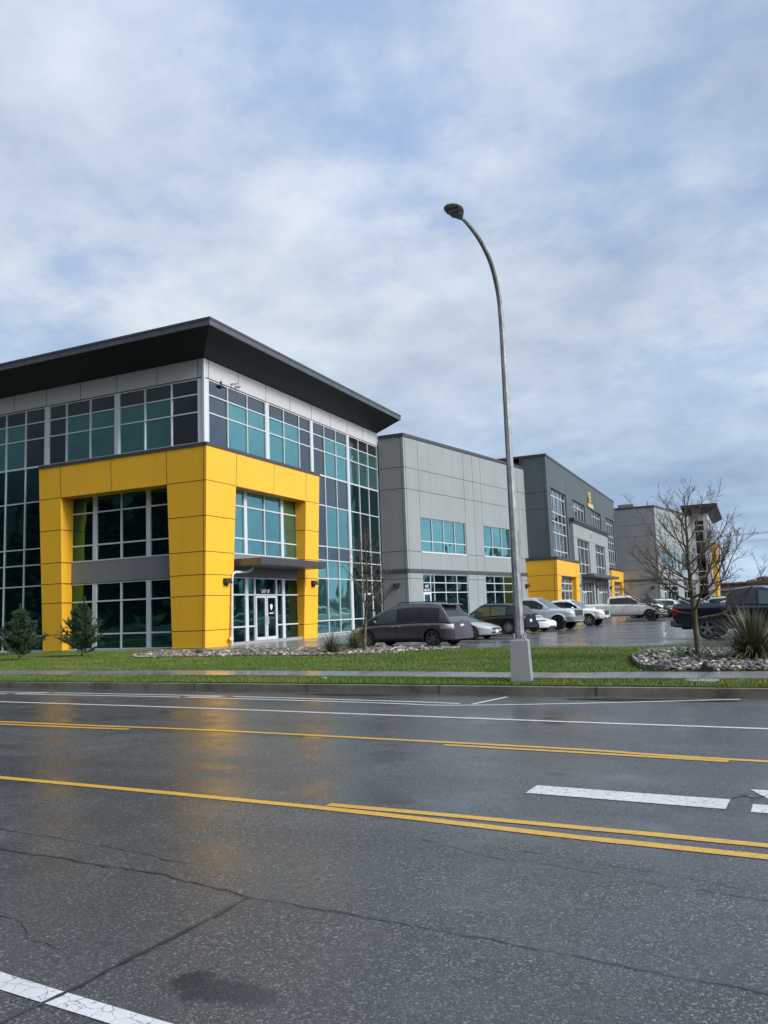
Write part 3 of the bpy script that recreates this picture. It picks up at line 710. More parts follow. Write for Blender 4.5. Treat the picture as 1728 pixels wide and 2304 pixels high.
def strip(mb, pl, w, z, jit=0.0):
    vs = []; n = len(pl)
    for i, p in enumerate(pl):
        a = Vector(pl[max(0,i-1)]); b = Vector(pl[min(n-1,i+1)]); t = (b-a).normalized(); nn = Vector((-t.y, t.x))
        ww = w/2*(1+random.uniform(-jit, jit)); q = Vector(p)+nn*random.uniform(-jit,jit)*w*0.3
        vs += [(q.x+nn.x*ww, q.y+nn.y*ww, z), (q.x-nn.x*ww, q.y-nn.y*ww, z)]
    mb.add(vs, [(2*i, 2*i+1, 2*i+3, 2*i+2) for i in range(n-1)])
def between(name, A, B, z0, z1, mat, label=None):   # slab between two lines sampled alike
    poly = A+B[::-1]
    o = prism(name, poly, z0, z1, mat); tag(o, kind='structure'); return o

M['asphalt'] = asphalt('wet_asphalt', (0.046,0.048,0.049), (0.20,0.20,0.19), (0.7, 1.0))
M['lot'] = asphalt('parking_asphalt', (0.075,0.078,0.082), (0.14,0.14,0.14), (0.8, 1.0), coarse=1.0, lot=True)
M['conc'] = (lambda t: (t.set(Base_Color=t.mix(t.noise(30,3), t.ramp(t.noise(0.7,5,0.65), [(0.3,(0.11,0.108,0.10)),(0.7,(0.23,0.225,0.21))]), (0.2,0.195,0.18)), Roughness=0.6, Coat_Weight=t.ramp(t.noise(0.6,4,0.6), [(0.35,0.25),(0.6,1)]), Coat_Roughness=0.2, Coat_IOR=1.33), t.bump(t.noise(80,2), 0.003, 0.5), t.m)[-1])(NT('wet_concrete'))
M['kerb'] = (lambda t: (t.set(Base_Color=t.ramp(t.noise(1.2,6,0.7), [(0.3,(0.09,0.078,0.058)),(0.5,(0.20,0.178,0.14)),(0.72,(0.31,0.28,0.22))]), Roughness=0.6, Coat_Weight=0.35, Coat_Roughness=0.3), t.bump(t.noise(40,4,0.7), 0.008, 0.6), t.m)[-1])(NT('old_kerb_concrete'))
M['lawn'] = (lambda t: (t.set(Base_Color=t.mix(t.ramp(t.noise(0.9,5,0.65,sc=(0.6,1.2,1)), [(0.50,0),(0.68,1)]), t.ramp(t.noise(14,4,0.7), [(0.3,(0.016,0.048,0.007)),(0.7,(0.055,0.13,0.018))]), (0.13,0.12,0.03)), Roughness=0.9, Specular_IOR_Level=0.2), t.bump(t.noise(60,3,0.7), 0.03, 0.8), t.m)[-1])(NT('lawn_soil'))
M['soil'] = simple('dark_soil', (0.035,0.028,0.022), 0.9, var=0.4, vscale=8)
M['earth'] = simple('far_ground', (0.06,0.065,0.04), 0.9, var=0.35, vscale=0.05)
M['wpaint'] = road_paint('white_road_paint', (0.72,0.73,0.72), 0.75)
M['ypaint'] = road_paint('yellow_road_paint', (0.72,0.40,0.035), 0.45)
M['crack'] = simple('crack_filler', (0.018,0.018,0.018), 0.5, coat=0.4)
M['water'] = simple('rain_water', (0.008,0.009,0.010), 0.04, spec=0.5)

def sheet(name, x0, x1, y0, y1, z, mat):
    mb = MB(); mb.quad((x0,y0,z),(x1,y0,z),(x1,y1,z),(x0,y1,z)); o = mb.build(name, mat); tag(o, kind='structure'); return o
sheet('ground', -3000, 3000, -3000, 3000, -0.10, M['earth'])
sheet('road', -300, 300, -9.5, 18, 0.0, M['asphalt'])
kb = smooth_line([(-120,18.6),(-40,16.1),(-18.3,15.3),(-11.9,15.15),(-6.9,14.95),(-3.0,14.74),(0.1,14.64),(25,13.6),(120,10.0)])
sf = smooth_line([(-120,20.9),(-40,18.0),(-20.4,17.15),(-12.9,16.85),(-8.9,16.55),(-4.6,16.14),(-2.9,16.0),(0.15,15.98),(25,15.0),(120,11.4)])
sb = smooth_line([(-120,22.5),(-40,19.6),(-22.1,18.62),(-13.9,18.3),(-9.55,17.9),(-4.9,17.42),(-3.1,17.28),(0.2,17.42),(25,16.6),(120,13.0)])
kt = [(x, y+0.155) for x, y in kb]
between('kerb', kb, kt, -0.12, 0.15, M['kerb'])
mb = MB()
for i in range(-16, 14):
    x = i*3.05+0.4; y = np.interp(x, [p[0] for p in kb], [p[1] for p in kb]); mb.box(x-0.008, x+0.008, y-0.004, y+0.158, 0, 0.154)
o = mb.build('kerb_joint', M['crack']); tag(o, kind='structure')
verge = between('grass_verge', kt, sf, -0.12, 0.17, M['lawn'])
between('sidewalk', sf, sb, -0.12, 0.20, M['conc'])
mb = MB()
for i in range(-26, 16):
    x = i*1.52+0.55; y0 = np.interp(x, [p[0] for p in sf], [p[1] for p in sf]); y1 = np.interp(x+0.05, [p[0] for p in sb], [p[1] for p in sb])
    mb.add([(x-0.008,y0,0.204),(x+0.008,y0,0.204),(x+0.12,y1,0.204),(x+0.104,y1,0.204)], [(0,1,2,3)])
o = mb.build('sidewalk_joint', M['crack']); tag(o, kind='structure')
lawn_back = [(-120,31),(-44,29.72),(-22.5,29.72),(-22.5,29.25),(-17.5,29.0),(-13.7,28.65),(-11.0,28.45),(-9.3,27.85),(-6.0,27.2),(-3.6,26.75),(-2.9,27.0),(-2.6,27.6),(-1.5,27.75),(12,27.0),(120,24.0)]
between('lawn', sb, lawn_back, -0.12, 0.20, M['lawn'])
sheet('parking_lot', -21, 150, 20, 175, 0.12, M['lot'])
mb = MB(); mb.prism([(-22.7,29.25),(-17.5,29.0),(-16.6,29.0),(-16.6,50.2),(-22.7,50.2)], -0.1, 0.27); o = mb.build('walkway', M['conc']); tag(o, kind='structure')
mb = MB(); mb.prism([(-22.7,50.2),(-16.6,50.2),(-13.8,66),(-12.6,68),(-12.6,98),(-10,107),(-6,124),(-16,124),(-20,66)], -0.1, 0.265); o = mb.build('walkway', M['conc']); tag(o, kind='structure')
# painted stall lines of the lot
mb = MB()
for k in range(9): 
    y = 33.4+k*2.9; x = -16.3+0.16*(y-33)*0.6
    strip(mb, [(x,y),(x+5.2,y-0.7)], 0.1, 0.124)
mb2 = MB(); strip(mb2, [(-7.1,30.8),(-5.6,30.4)], 0.12, 0.124); strip(mb, [(-0.6,37.9),(6,37.0)], 0.14, 0.124)
o = mb.build('stall_marking', M['wpaint']); tag(o, kind='structure'); o = mb2.build('stall_marking', M['wpaint']); tag(o, kind='structure')

def mark(name, pl, w, mat, z=0.004, smooth=True):
    mb = MB(); strip(mb, smooth_line(pl, 0.25) if smooth else pl, w, z, 0.04); o = mb.build(name, mat); tag(o, kind='structure'); return o
mark('yellow_line', [(-60,9.6),(-20,6.95),(-7.6,6.40),(-4.25,6.22),(-2.87,6.11),(-1.27,5.92),(-0.04,5.82),(8,5.1),(40,2.5)], 0.105, M['ypaint'])
mark('yellow_line', [(-3.48,6.29),(-2.4,6.24),(-1.32,6.17),(-0.04,6.08),(8,5.4),(40,2.8)], 0.10, M['ypaint'])
mark('yellow_line', [(-80,14.5),(-30,10.95),(-12,10.02),(-7.8,9.87),(-4.5,9.62),(-1.9,9.38),(0,9.1),(8,8.4),(60,4)], 0.105, M['ypaint'])
mark('yellow_line', [(-80,14.25),(-30,10.72),(-12,9.80),(-8.8,9.70)], 0.10, M['ypaint'])
mark('yellow_line', [(-3.55,9.36),(-1.9,9.20),(-0.35,9.02)], 0.10, M['ypaint'])
mark('white_line', [(-80,17),(-35,13.9),(-15,12.58),(-9.6,12.2),(-5.46,11.80),(-2.35,11.5),(0.05,11.3),(8,10.6),(60,6.5)], 0.10, M['wpaint'])
mark('white_line', [(-60,16.6),(-30,15.1),(-17.2,14.42),(-11.1,14.12),(-6.3,13.62),(-4.75,13.38)], 0.09, M['wpaint'])
mark('white_line', [(-60,16.2),(-30,14.75),(-16.8,14.05),(-11.0,13.78),(-6.2,13.30),(-5.25,13.12),(-4.3,13.22),(-2.6,13.68),(-0.3,14.45)], 0.09, M['wpaint'])
for x in (-4.35, -10.2, -15.6): mark('white_line', [(x-0.15,13.32+(-x-4.35)*0.06),(x+0.14,14.45+(-x-4.35)*0.0)] if x > -5 else [(x-0.9,13.78+(-x-10)*0.04),(x+0.3,14.05+(-x-10)*0.05)], 0.08, M['wpaint'], smooth=False)
mark('white_dash', [(-1.95,7.31),(-1.1,7.24),(-0.31,7.18)], 0.33, M['wpaint'], smooth=False)
mark('white_dash', [(-0.135,7.10),(1.5,7.0)], 0.26, M['wpaint'], smooth=False)
mb = MB(); mb.add([(-0.15,7.77,0.004),(1.4,7.75,0.004),(1.4,7.45,0.004),(-0.0,7.42,0.004)], [(0,3,2,1)]); o = mb.build('white_dash', M['wpaint']); tag(o, kind='structure')
mark('white_line', [(-14,4.1),(-4.6,2.99),(-3.35,2.835),(-2.4,2.75),(-1,2.62),(4,2.1),(30,-0.4)], 0.115, M['wpaint'])
# cracks in the surface
def crack(pl, w, jit=0.5):
    P = densify(pl, 0.06); P = [(x+0.018*noise.noise(Vector((x*3,y*3,5))) , y+0.03*noise.noise(Vector((x*4,y*4,1)))+0.008*random.uniform(-1,1)) for x, y in P]
    mb = MB(); strip(mb, P, w, 0.0045, jit); o = mb.build('road_crack', M['crack']); tag(o, kind='structure')
crack([(-9,4.9),(-5.23,4.42),(-3.7,4.32),(-2.86,4.15)], 0.012)
crack([(-2.86,4.15),(-1.95,4.08),(-0.89,3.98),(-0.48,3.90),(0.6,3.82),(3,3.6)], 0.008)
crack([(-2.86,4.15),(-2.86,3.85),(-2.87,3.52),(-2.93,3.2),(-2.94,2.95),(-2.99,2.65),(-3.05,1.8)], 0.022, 0.7)
crack([(-9,5.35),(-5.6,4.82),(-4.6,4.72),(-3.6,4.55)], 0.007)
crack([(-2.3,5.55),(-1.8,5.32),(-1.2,5.25),(-0.7,5.12),(-0.2,5.05),(0.3,4.95)], 0.006, 0.9)
crack([(-1.6,5.52),(-1.1,5.38),(-0.6,5.3),(-0.1,5.15)], 0.005, 0.9)
crack([(-5.1,3.75),(-4.3,3.5),(-3.9,3.42),(-3.6,3.25),(-3.35,3.2)], 0.004, 0.9)
# patch of standing water
def puddle(cx, cy, rx, ry, seed, z=0.003):
    pts = []
    for k in range(48):
        a = 2*math.pi*k/48; r = 1+0.45*noise.noise(Vector((math.cos(a)*1.6+seed, math.sin(a)*1.6, seed)))+0.15*noise.noise(Vector((math.cos(a)*6+seed, math.sin(a)*6, seed)))
        pts.append((cx+rx*r*math.cos(a), cy+ry*r*math.sin(a)))
    mb = MB(); mb.add([(x,y,z) for x,y in pts], [tuple(range(48))]); o = mb.build('puddle', M['water']); tag(o, kind='structure')
puddle(-7.5, 14.55, 1.2, 0.14, 5.0); puddle(-1.6, 14.2, 1.3, 0.2, 9.0)

# ------------------------------------------------------------------ grass blades
BED_L = smooth_line([(-24.2,28.4),(-23.3,26.0),(-21.8,24.4),(-20.0,24.15),(-16.2,24.5),(-14.2,24.1),(-12.8,24.25),(-11.8,24.75),(-10.9,25.8),(-9.5,27.6),(-11.0,28.35),(-13.7,28.55),(-17.5,28.9),(-20.7,29.1),(-23.3,29.35),(-24.2,28.4)], 0.5)
BED_R = smooth_line([(-2.62,24.0),(-2.84,22.7),(-2.86,21.4),(-2.70,20.2),(-2.38,18.6),(-2.12,17.75),(-1.6,17.5),(0.2,17.58),(3,17.6),(7,18.6),(8.5,21.5),(6.5,24.0),(3,24.7),(-0.5,24.75),(-1.9,24.6),(-2.62,24.0)], 0.4)
rng = np.random.default_rng(3)
def inside(px, py, poly):
    c = np.zeros(len(px), bool); n = len(poly)
    for i in range(n):
        x0, y0 = poly[i]; x1, y1 = poly[(i+1) % n]
        if y0 == y1: continue
        t = ((y0 > py) != (y1 > py)) & (px < (x1-x0)*(py-y0)/(y1-y0)+x0)
        c ^= t
    return c
def blades(name, regions, excl, mat, hmin, hmax, wd):
    V = []; Fc = []; T = []; o = 0
    for (poly, z, dens, (bx0,bx1,by0,by1)) in regions:
        n = int((bx1-bx0)*(by1-by0)*dens)
        px = rng.uniform(bx0,bx1,n); py = rng.uniform(by0,by1,n)
        k = inside(px, py, poly)
        for e in excl: k &= ~inside(px, py, e)
        px, py = px[k], py[k]; n = len(px)
        h = rng.uniform(hmin,hmax,n); a = rng.uniform(0,2*np.pi,n); lean = rng.uniform(0,0.7,n)*h; la = rng.uniform(0,2*np.pi,n)
        w = wd*rng.uniform(0.6,1.3,n)
        b0 = np.stack([px-np.cos(a)*w, py-np.sin(a)*w, np.full(n,z-0.005)],1); b1 = np.stack([px+np.cos(a)*w, py+np.sin(a)*w, np.full(n,z-0.005)],1)
        tp = np.stack([px+np.cos(la)*lean, py+np.sin(la)*lean, z+h],1)
        V.append(np.stack([b0,b1,tp],1).reshape(-1,3)); Fc.append(np.arange(3*n).reshape(-1,3)+o); o += 3*n
        pat = np.sin(px*0.9+np.sin(py*1.3)*1.4)*np.sin(py*1.7+px*0.35)+0.5*np.sin(px*3.1+py*4.7)*np.sin(py*2.9-px*1.3)
        dry = np.clip((pat+0.12)*1.25,0,1)*rng.uniform(0.1,1,n)
        g = np.stack([rng.uniform(0.075,0.15,n), rng.uniform(0.135,0.23,n), rng.uniform(0.015,0.04,n)],1)
        d = np.stack([rng.uniform(0.2,0.3,n), rng.uniform(0.19,0.27,n), rng.uniform(0.05,0.09,n)],1)
        T.append(g*(1-dry[:,None])+d*dry[:,None])
    V = np.concatenate(V); Fc = np.concatenate(Fc); T = np.concatenate(T)
    return np_mesh(name, V, Fc, mat, tint=T)
M['blade'] = attr_mat('grass_blade', 0.55, 1.0, 5, 0.3)
g = blades('grass', [(kt+sf[::-1], 0.17, 700, (-27,3,14.8,17.6)), (sb+lawn_back[::-1], 0.20, 460, (-32,3,17.0,30))], [BED_L, BED_R], M['blade'], 0.03, 0.075, 0.006)
tag(g, 'short green lawn grass with a few dry patches', 'grass', kind='stuff')

# ------------------------------------------------------------------ river rock beds
import bmesh
def ico_template(sub):
    bm = bmesh.new(); bmesh.ops.create_icosphere(bm, subdivisions=sub, radius=1.0)
    v = np.array([x.co[:] for x in bm.verts]); f = np.array([[q.index for q in x.verts] for x in bm.faces]); bm.free(); return v, f
IV, IF = ico_template(2)
def rocks(name, poly, box, n, smin, smax, z, mound, palette, excl=()):
    px = rng.uniform(box[0],box[1],n); py = rng.uniform(box[2],box[3],n)
    k = inside(px, py, poly)
    for (ex,ey,er) in excl: k &= ((px-ex)**2+(py-ey)**2) > er*er
    px, py = px[k], py[k]; n = len(px)
    s = smin+(smax-smin)*rng.random(n)**2.2
    sc = np.stack([s*rng.uniform(0.8,1.35,n), s*rng.uniform(0.65,1.0,n), s*rng.uniform(0.42,0.75,n)],1)
    V = IV[None]*sc[:,None,:]
    ph = rng.uniform(0,6,(n,3))
    V = V*(1+0.10*np.sin(IV[None]*2.6+ph[:,None,:])+0.05*np.sin(IV[None][:,:,[1,2,0]]*4.1+ph[:,None,::-1]))
    a = rng.uniform(0,np.pi,n); c, sn = np.cos(a)[:,None], np.sin(a)[:,None]
    tl = rng.uniform(-0.45,0.45,n)[:,None]
    x = V[:,:,0]*c-V[:,:,1]*sn; y = V[:,:,0]*sn+V[:,:,1]*c; zz = V[:,:,2]+x*tl
    zc = z+mound*rng.random(n)+sc[:,2]*0.5
    V = np.stack([x+px[:,None], y+py[:,None], zz+zc[:,None]],2).reshape(-1,3)
    F = (IF[None]+(np.arange(n)*len(IV))[:,None,None]).reshape(-1,3)
    pal = np.array(palette); col = pal[rng.integers(0,len(pal),n)]*rng.uniform(0.65,1.25,(n,1))
    return np_mesh(name, V, F, M['rock'], tint=np.repeat(col, len(IF), 0), smooth=True)
M['rock'] = attr_mat('river_rock_stone', 0.6, 1.0, 14, 0.35, bumpd=0.004)
PAL = [(0.13,0.13,0.125),(0.20,0.19,0.17),(0.25,0.21,0.16),(0.08,0.08,0.085),(0.17,0.145,0.11),(0.36,0.32,0.26),(0.12,0.135,0.14),(0.22,0.15,0.11),(0.05,0.05,0.055),(0.46,0.43,0.37),(0.10,0.085,0.07)]
for nm, poly in (('soil_bed', BED_L), ('soil_bed', BED_R)):
    mb = MB(); mb.prism([p for p in poly[:-1]], 0.15, 0.212); o = mb.build(nm, M['soil']); tag(o, kind='structure')
r1 = rocks('river_rocks', BED_R, (-3,3.2,17.4,24.9), 8500, 0.022, 0.075, 0.20, 0.06, PAL, [(-1.3,21.56,0.12)])
tag(r1, 'rounded grey and tan river rocks in the curved bed under the right bare tree', 'rocks', kind='stuff')
r2 = rocks('river_rocks', BED_L, (-24.5,-9,23.8,29.5), 9500, 0.03, 0.10, 0.185, 0.03, [(c[0]*1.15,c[1]*1.12,c[2]*1.05) for c in PAL], [(-12.68,25.89,0.1)])
tag(r2, 'rough pale river rocks along the walkway in front of the yellow portal', 'rocks', kind='stuff')
def edging(pl, label, h=0.11, mat='black'):
    mb = MB(); n = len(pl); vs = []
    for i, p in enumerate(pl):
        a = Vector(pl[max(0,i-1)]); b = Vector(pl[min(n-1,i+1)]); t = (b-a).normalized(); nn = Vector((-t.y, t.x))*0.012
        vs += [(p[0]+nn.x,p[1]+nn.y,0.17),(p[0]-nn.x,p[1]-nn.y,0.17),(p[0]-nn.x,p[1]-nn.y,0.20+h),(p[0]+nn.x,p[1]+nn.y,0.20+h)]
    fs = []
    for i in range(n-1):
        for k in range(4): fs.append((4*i+k, 4*i+(k+1)%4, 4*i+4+(k+1)%4, 4*i+4+k))
    mb.add(vs, fs); o = mb.build('bed_edging', M[mat]); tag(o, label, 'edging', 'edging strips of the rock beds'); return o
M['edge'] = simple('edging_rubber', (0.045,0.045,0.047), 0.45, coat=0.3)
M['edgeg'] = simple('edging_metal', (0.17,0.175,0.18), 0.4, 0.4)
edging([p for p in BED_L if p[1] < 27.2 or p[0] > -10.4][:60] if False else smooth_line([(-23.3,26.0),(-21.8,24.4),(-20.0,24.15),(-16.2,24.5),(-14.2,24.1),(-12.8,24.25),(-11.8,24.75),(-10.9,25.8),(-9.3,27.75)], 0.4), 'low black edging strip along the left rock bed in front of the portal', 0.05, 'edge')
edging(smooth_line([(0.5,24.78),(-0.5,24.75),(-1.9,24.6),(-2.62,24.0),(-2.84,22.7),(-2.86,21.4),(-2.70,20.2),(-2.38,18.6),(-2.12,17.75),(-1.75,17.55)], 0.3), 'curved grey edging strip around the right rock bed by the bare tree', 0.12, 'edgeg')
# little things on the verge and pavement
mb = MB(); mb.lathe([(0.0,0.0),(0.10,0.0),(0.095,0.11),(0.06,0.19),(0.0,0.21)], 14, 'z', (-0.93,17.48,0.2)); mb.box(-1.05,-0.8,17.38,17.42,0.2,0.3)
o = mb.build('drain_hood', M['black'], None, True, 50); tag(o, 'small black plastic drain hood at the edge of the right rock bed', 'drain')
mb = MB(); mb.lathe([(0.30,0.0),(0.30,0.02),(0.25,0.024),(0.0,0.024)], 28, 'z', (-0.95,15.85,0.168)); 
o = mb.build('manhole_cover', M['plinth'], None, True, 40); tag(o, 'round pale utility cover sunk in the grass verge at the right', 'manhole cover')
for i in range(5): pass
crack([(-0.28,7.42),(-0.2,7.5),(-0.12,7.46),(-0.02,7.55),(0.2,7.5)], 0.02, 0.8); crack([(-0.2,7.5),(-0.16,7.62),(-0.05,7.66),(0.1,7.62)], 0.014, 0.8); crack([(-0.16,7.36),(-0.06,7.44),(0.06,7.4)], 0.014, 0.8)
mb = MB(); mb.lathe([(0.0,0.0),(0.09,0.0),(0.07,0.05),(0,0.06)], 9, 'z', (-8.9,16.05,0.17)); o = mb.build('stone', M['conc'], None, True); tag(o, 'small pale stone lying in the grass verge left of the street lamp', 'stone')

# ------------------------------------------------------------------ street lamp
M['galv'] = (lambda t: (t.set(Base_Color=t.ramp(t.noise(9,5,0.7,sc=(1,1,0.5)), [(0.3,(0.17,0.18,0.185)),(0.5,(0.29,0.305,0.31)),(0.7,(0.42,0.44,0.44))]), Metallic=0.25, Roughness=t.ramp(t.noise(14,3),[(0.3,0.38),(0.7,0.6)])), t.bump(t.noise(40,3), 0.002, 0.4), t.m)[-1])(NT('galvanised_steel'))
M['cblock'] = stucco('lamp_concrete', (0.26,0.27,0.275), 0.3)
M['lens'] = simple('lamp_lens', (0.10,0.12,0.12), 0.15, coat=0.5)
lamp = empty('street_lamp', (-4.24,15.68,0.17)); tag(lamp, 'tall galvanised street lamp with curved arm on a concrete block beside the road', 'street lamp')
def lp(p): return (p[0]+4.24, p[1]-15.68, p[2]-0.17)
mb = MB()
def sq(cx, cy, r, z, rot=0.12): return [(cx+r*math.cos(rot+math.pi/4+k*math.pi/2), cy+r*math.sin(rot+math.pi/4+k*math.pi/2), z) for k in range(4)]
rb, rt = 0.285, 0.235
mb.hexa(sq(0,0,rb,-0.15)+sq(0,0,rt,0.79)); mb.hexa(sq(0,0,rt,0.79)+sq(0,0,rt-0.02,0.815))
o = mb.build('concrete_base', M['cblock'], lamp)
mb = MB(); path = [(0,0,0.80),(0,0,0.95),(0,0,3),(0,0,5.2),(0,0,6.6),(0.0,-0.02,7.4),(-0.0,-0.14,7.95),(0.0,-0.5,8.38),(0.0,-0.97,8.56),(0,-1.47,8.63),(0,-2.1,8.62),(0,-2.40,8.57)]
# smooth the arm
PP = [Vector(p) for p in path]; sm = []
Q = [PP[0]*2-PP[1]]+PP+[PP[-1]*2-PP[-2]]
for i in range(1, len(Q)-2):
    for k in range(5):
        t = k/5; sm.append(0.5*((2*Q[i])+(Q[i+1]-Q[i-1])*t+(2*Q[i-1]-5*Q[i]+4*Q[i+1]-Q[i+2])*t*t+(3*Q[i]-Q[i-1]-3*Q[i+1]+Q[i+2])*t**3))
sm.append(PP[-1]); ln = [0]
for a, b in zip(sm[:-1], sm[1:]): ln.append(ln[-1]+(b-a).length)
rad = [0.098-0.062*l/ln[-1] for l in ln]
mb.tube(sm, rad, 8); mb.build('pole', M['galv'], lamp)
mb = MB(); mb.hexa(sq(0,0,0.17,0.815)+sq(0,0,0.17,0.84))
for k in range(4):
    x, y, z = sq(0,0,0.145,0)[k]; mb.tube([(x,y,0.84),(x,y,0.93)], 0.022, 6)
mb.build('anchor_bolts', M['galv'], lamp)
mb = MB()   # lantern: flat ovate shell
n = 20; prof = [(-0.02,0.035,0.03),(0.06,0.07,0.05),(0.16,0.12,0.055),(0.3,0.165,0.06),(0.42,0.17,0.052),(0.52,0.14,0.04),(0.57,0.09,0.03),(0.585,0.01,0.005)]
vs = []; fs = []
for (y, w, h) in prof:
    for k in range(n):
        a = 2*math.pi*k/n; zz = math.sin(a)*h*(1.0 if math.sin(a) > 0 else 0.75)
        vs.append((math.cos(a)*w, -2.42-y, 8.56+zz-0.015))
for i in range(len(prof)-1):
    for k in range(n): fs.append((i*n+k, i*n+(k+1)%n, (i+1)*n+(k+1)%n, (i+1)*n+k))
mb.add(vs, fs); hd = mb.build('lamp_head', M['galv'], lamp, True, 60)
mb = MB(); mb.tube([(0,-2.66,8.52),(0,-2.66,8.49)], 0.10, 16); mb.box(-0.13,0.13,-2.90,-2.80,8.50,8.53)
mb.build('lens', M['lens'], hd, True, 40)
# ------------------------------------------------------------------ bare trees
M['bark'] = (lambda t: (t.set(Base_Color=t.ramp(t.noise(9,5,0.7,sc=(1,1,0.4)), [(0.3,(0.035,0.028,0.018)),(0.5,(0.085,0.075,0.042)),(0.72,(0.16,0.15,0.09))]), Roughness=0.85), t.bump(t.noise(50,4,0.7), 0.006, 0.7), t.m)[-1])(NT('mossy_bark'))
M['twig'] = simple('twig_bark', (0.105,0.078,0.052), 0.8, var=0.3, vscale=5)
def bare_tree(name, base, label, H, r0, seed, n1, z1, z2, len_lo, len_hi, el_lo, el_hi, tw=1.0, cat='tree'):
    rd = random.Random(seed)
    root = empty(name, base); tag(root, label, cat, 'bare young trees of the verge')
    tr = MB(); br = MB()
    pts = []; rad = []; d = Vector((0,0,1)); p = Vector((0,0,-0.1)); N = 16
    for i in range(N+1):
        pts.append(p.copy()); t = i/N
        rad.append(r0*(1.25 if i == 0 else 1)*(1-t)**0.85+0.006)
        d = (d+Vector((rd.uniform(-1,1),rd.uniform(-1,1),0))*0.055).normalized(); d = (d+Vector((0,0,0.12))).normalized()
        p = p+d*(H+0.1)/N
    tr.tube(pts, rad, 10)
    def at(t):
        f = t*N; i = min(N-1, int(f)); return pts[i].lerp(pts[i+1], f-i), rad[i]*(1-(f-i))+rad[i+1]*(f-i)
    def grow(p, d, L, r, lvl):
        n = max(3, int(L/(0.16 if lvl == 1 else 0.10))); P = [p.copy()]; D = d.copy()
        trop = {1: 0.055, 2: 0.07, 3: 0.09, 4: 0.10}[lvl]
        for i in range(n):
            D = (D+Vector((rd.gauss(0,1),rd.gauss(0,1),rd.gauss(0,1)))*(0.10 if lvl == 1 else 0.16)+Vector((0,0,trop))).normalized()
            p = p+D*(L/n); P.append(p.copy())
        rr = [max(0.0031, r*(1-0.87*i/n)) for i in range(n+1)]
        (tr if (lvl == 1 and r > 0.02 and False) else br).tube(P, rr, 6 if lvl < 2 else (4 if lvl < 3 else 3), cap=False)
        if lvl < 4:
            k = {1: int(5+L*3.4*tw), 2: int(2+L*6.5*tw), 3: int(2+L*9*tw)}[lvl]
            for j in range(k):
                t = rd.uniform(0.22 if lvl == 1 else 0.15, 0.98); i = min(n-1, int(t*n)); q = P[i].lerp(P[i+1], t*n-i)
                dd = (P[i+1]-P[i]).normalized(); ax = dd.cross(Vector((rd.gauss(0,1),rd.gauss(0,1),rd.gauss(0,1)))).normalized()
                ang = R(rd.uniform(28,58)); nd = (dd*math.cos(ang)+ax*math.sin(ang)); nd = (nd+Vector((0,0,0.18))).normalized()
                ll = L*rd.uniform(0.28,0.5)*(1.05-0.55*t)*(1.0 if lvl == 1 else 1.1)
                if ll > 0.07: grow(q, nd, ll, max(0.004, rr[i]*0.62), lvl+1)
    for k in range(n1):
        t = (k+rd.uniform(-0.3,0.3))/max(1,n1-1); t = min(1, max(0, t)); z = z1+(z2-z1)*t
        q, r = at((z+0.1)/(H+0.1)); az = k*2.399+rd.uniform(-0.35,0.35)
        el = R(el_lo+(el_hi-el_lo)*t+rd.uniform(-9,9)); L = (len_lo+(len_hi-len_lo)*t)*rd.uniform(0.8,1.15)
        grow(q, Vector((math.cos(az)*math.cos(el), math.sin(az)*math.cos(el), math.sin(el))), L, min(r*0.55, 0.034), 1)
    tr.build('trunk', M['bark'], root, True, 60); br.build('branches', M['twig'], root)
    return root
bare_tree('bare_tree', (-1.30,21.56,0.2), 'broad leafless tree with mossy trunk in the right rock bed', 4.15, 0.078, 21, 24, 0.95, 3.4, 2.8, 1.1, 12, 62, 1.0)
bare_tree('bare_tree', (-12.68,25.89,0.2), 'slim leafless sapling in the left rock bed in front of the minivan nose', 4.5, 0.062, 5, 22, 1.25, 3.7, 1.9, 0.8, 25, 60, 0.75)

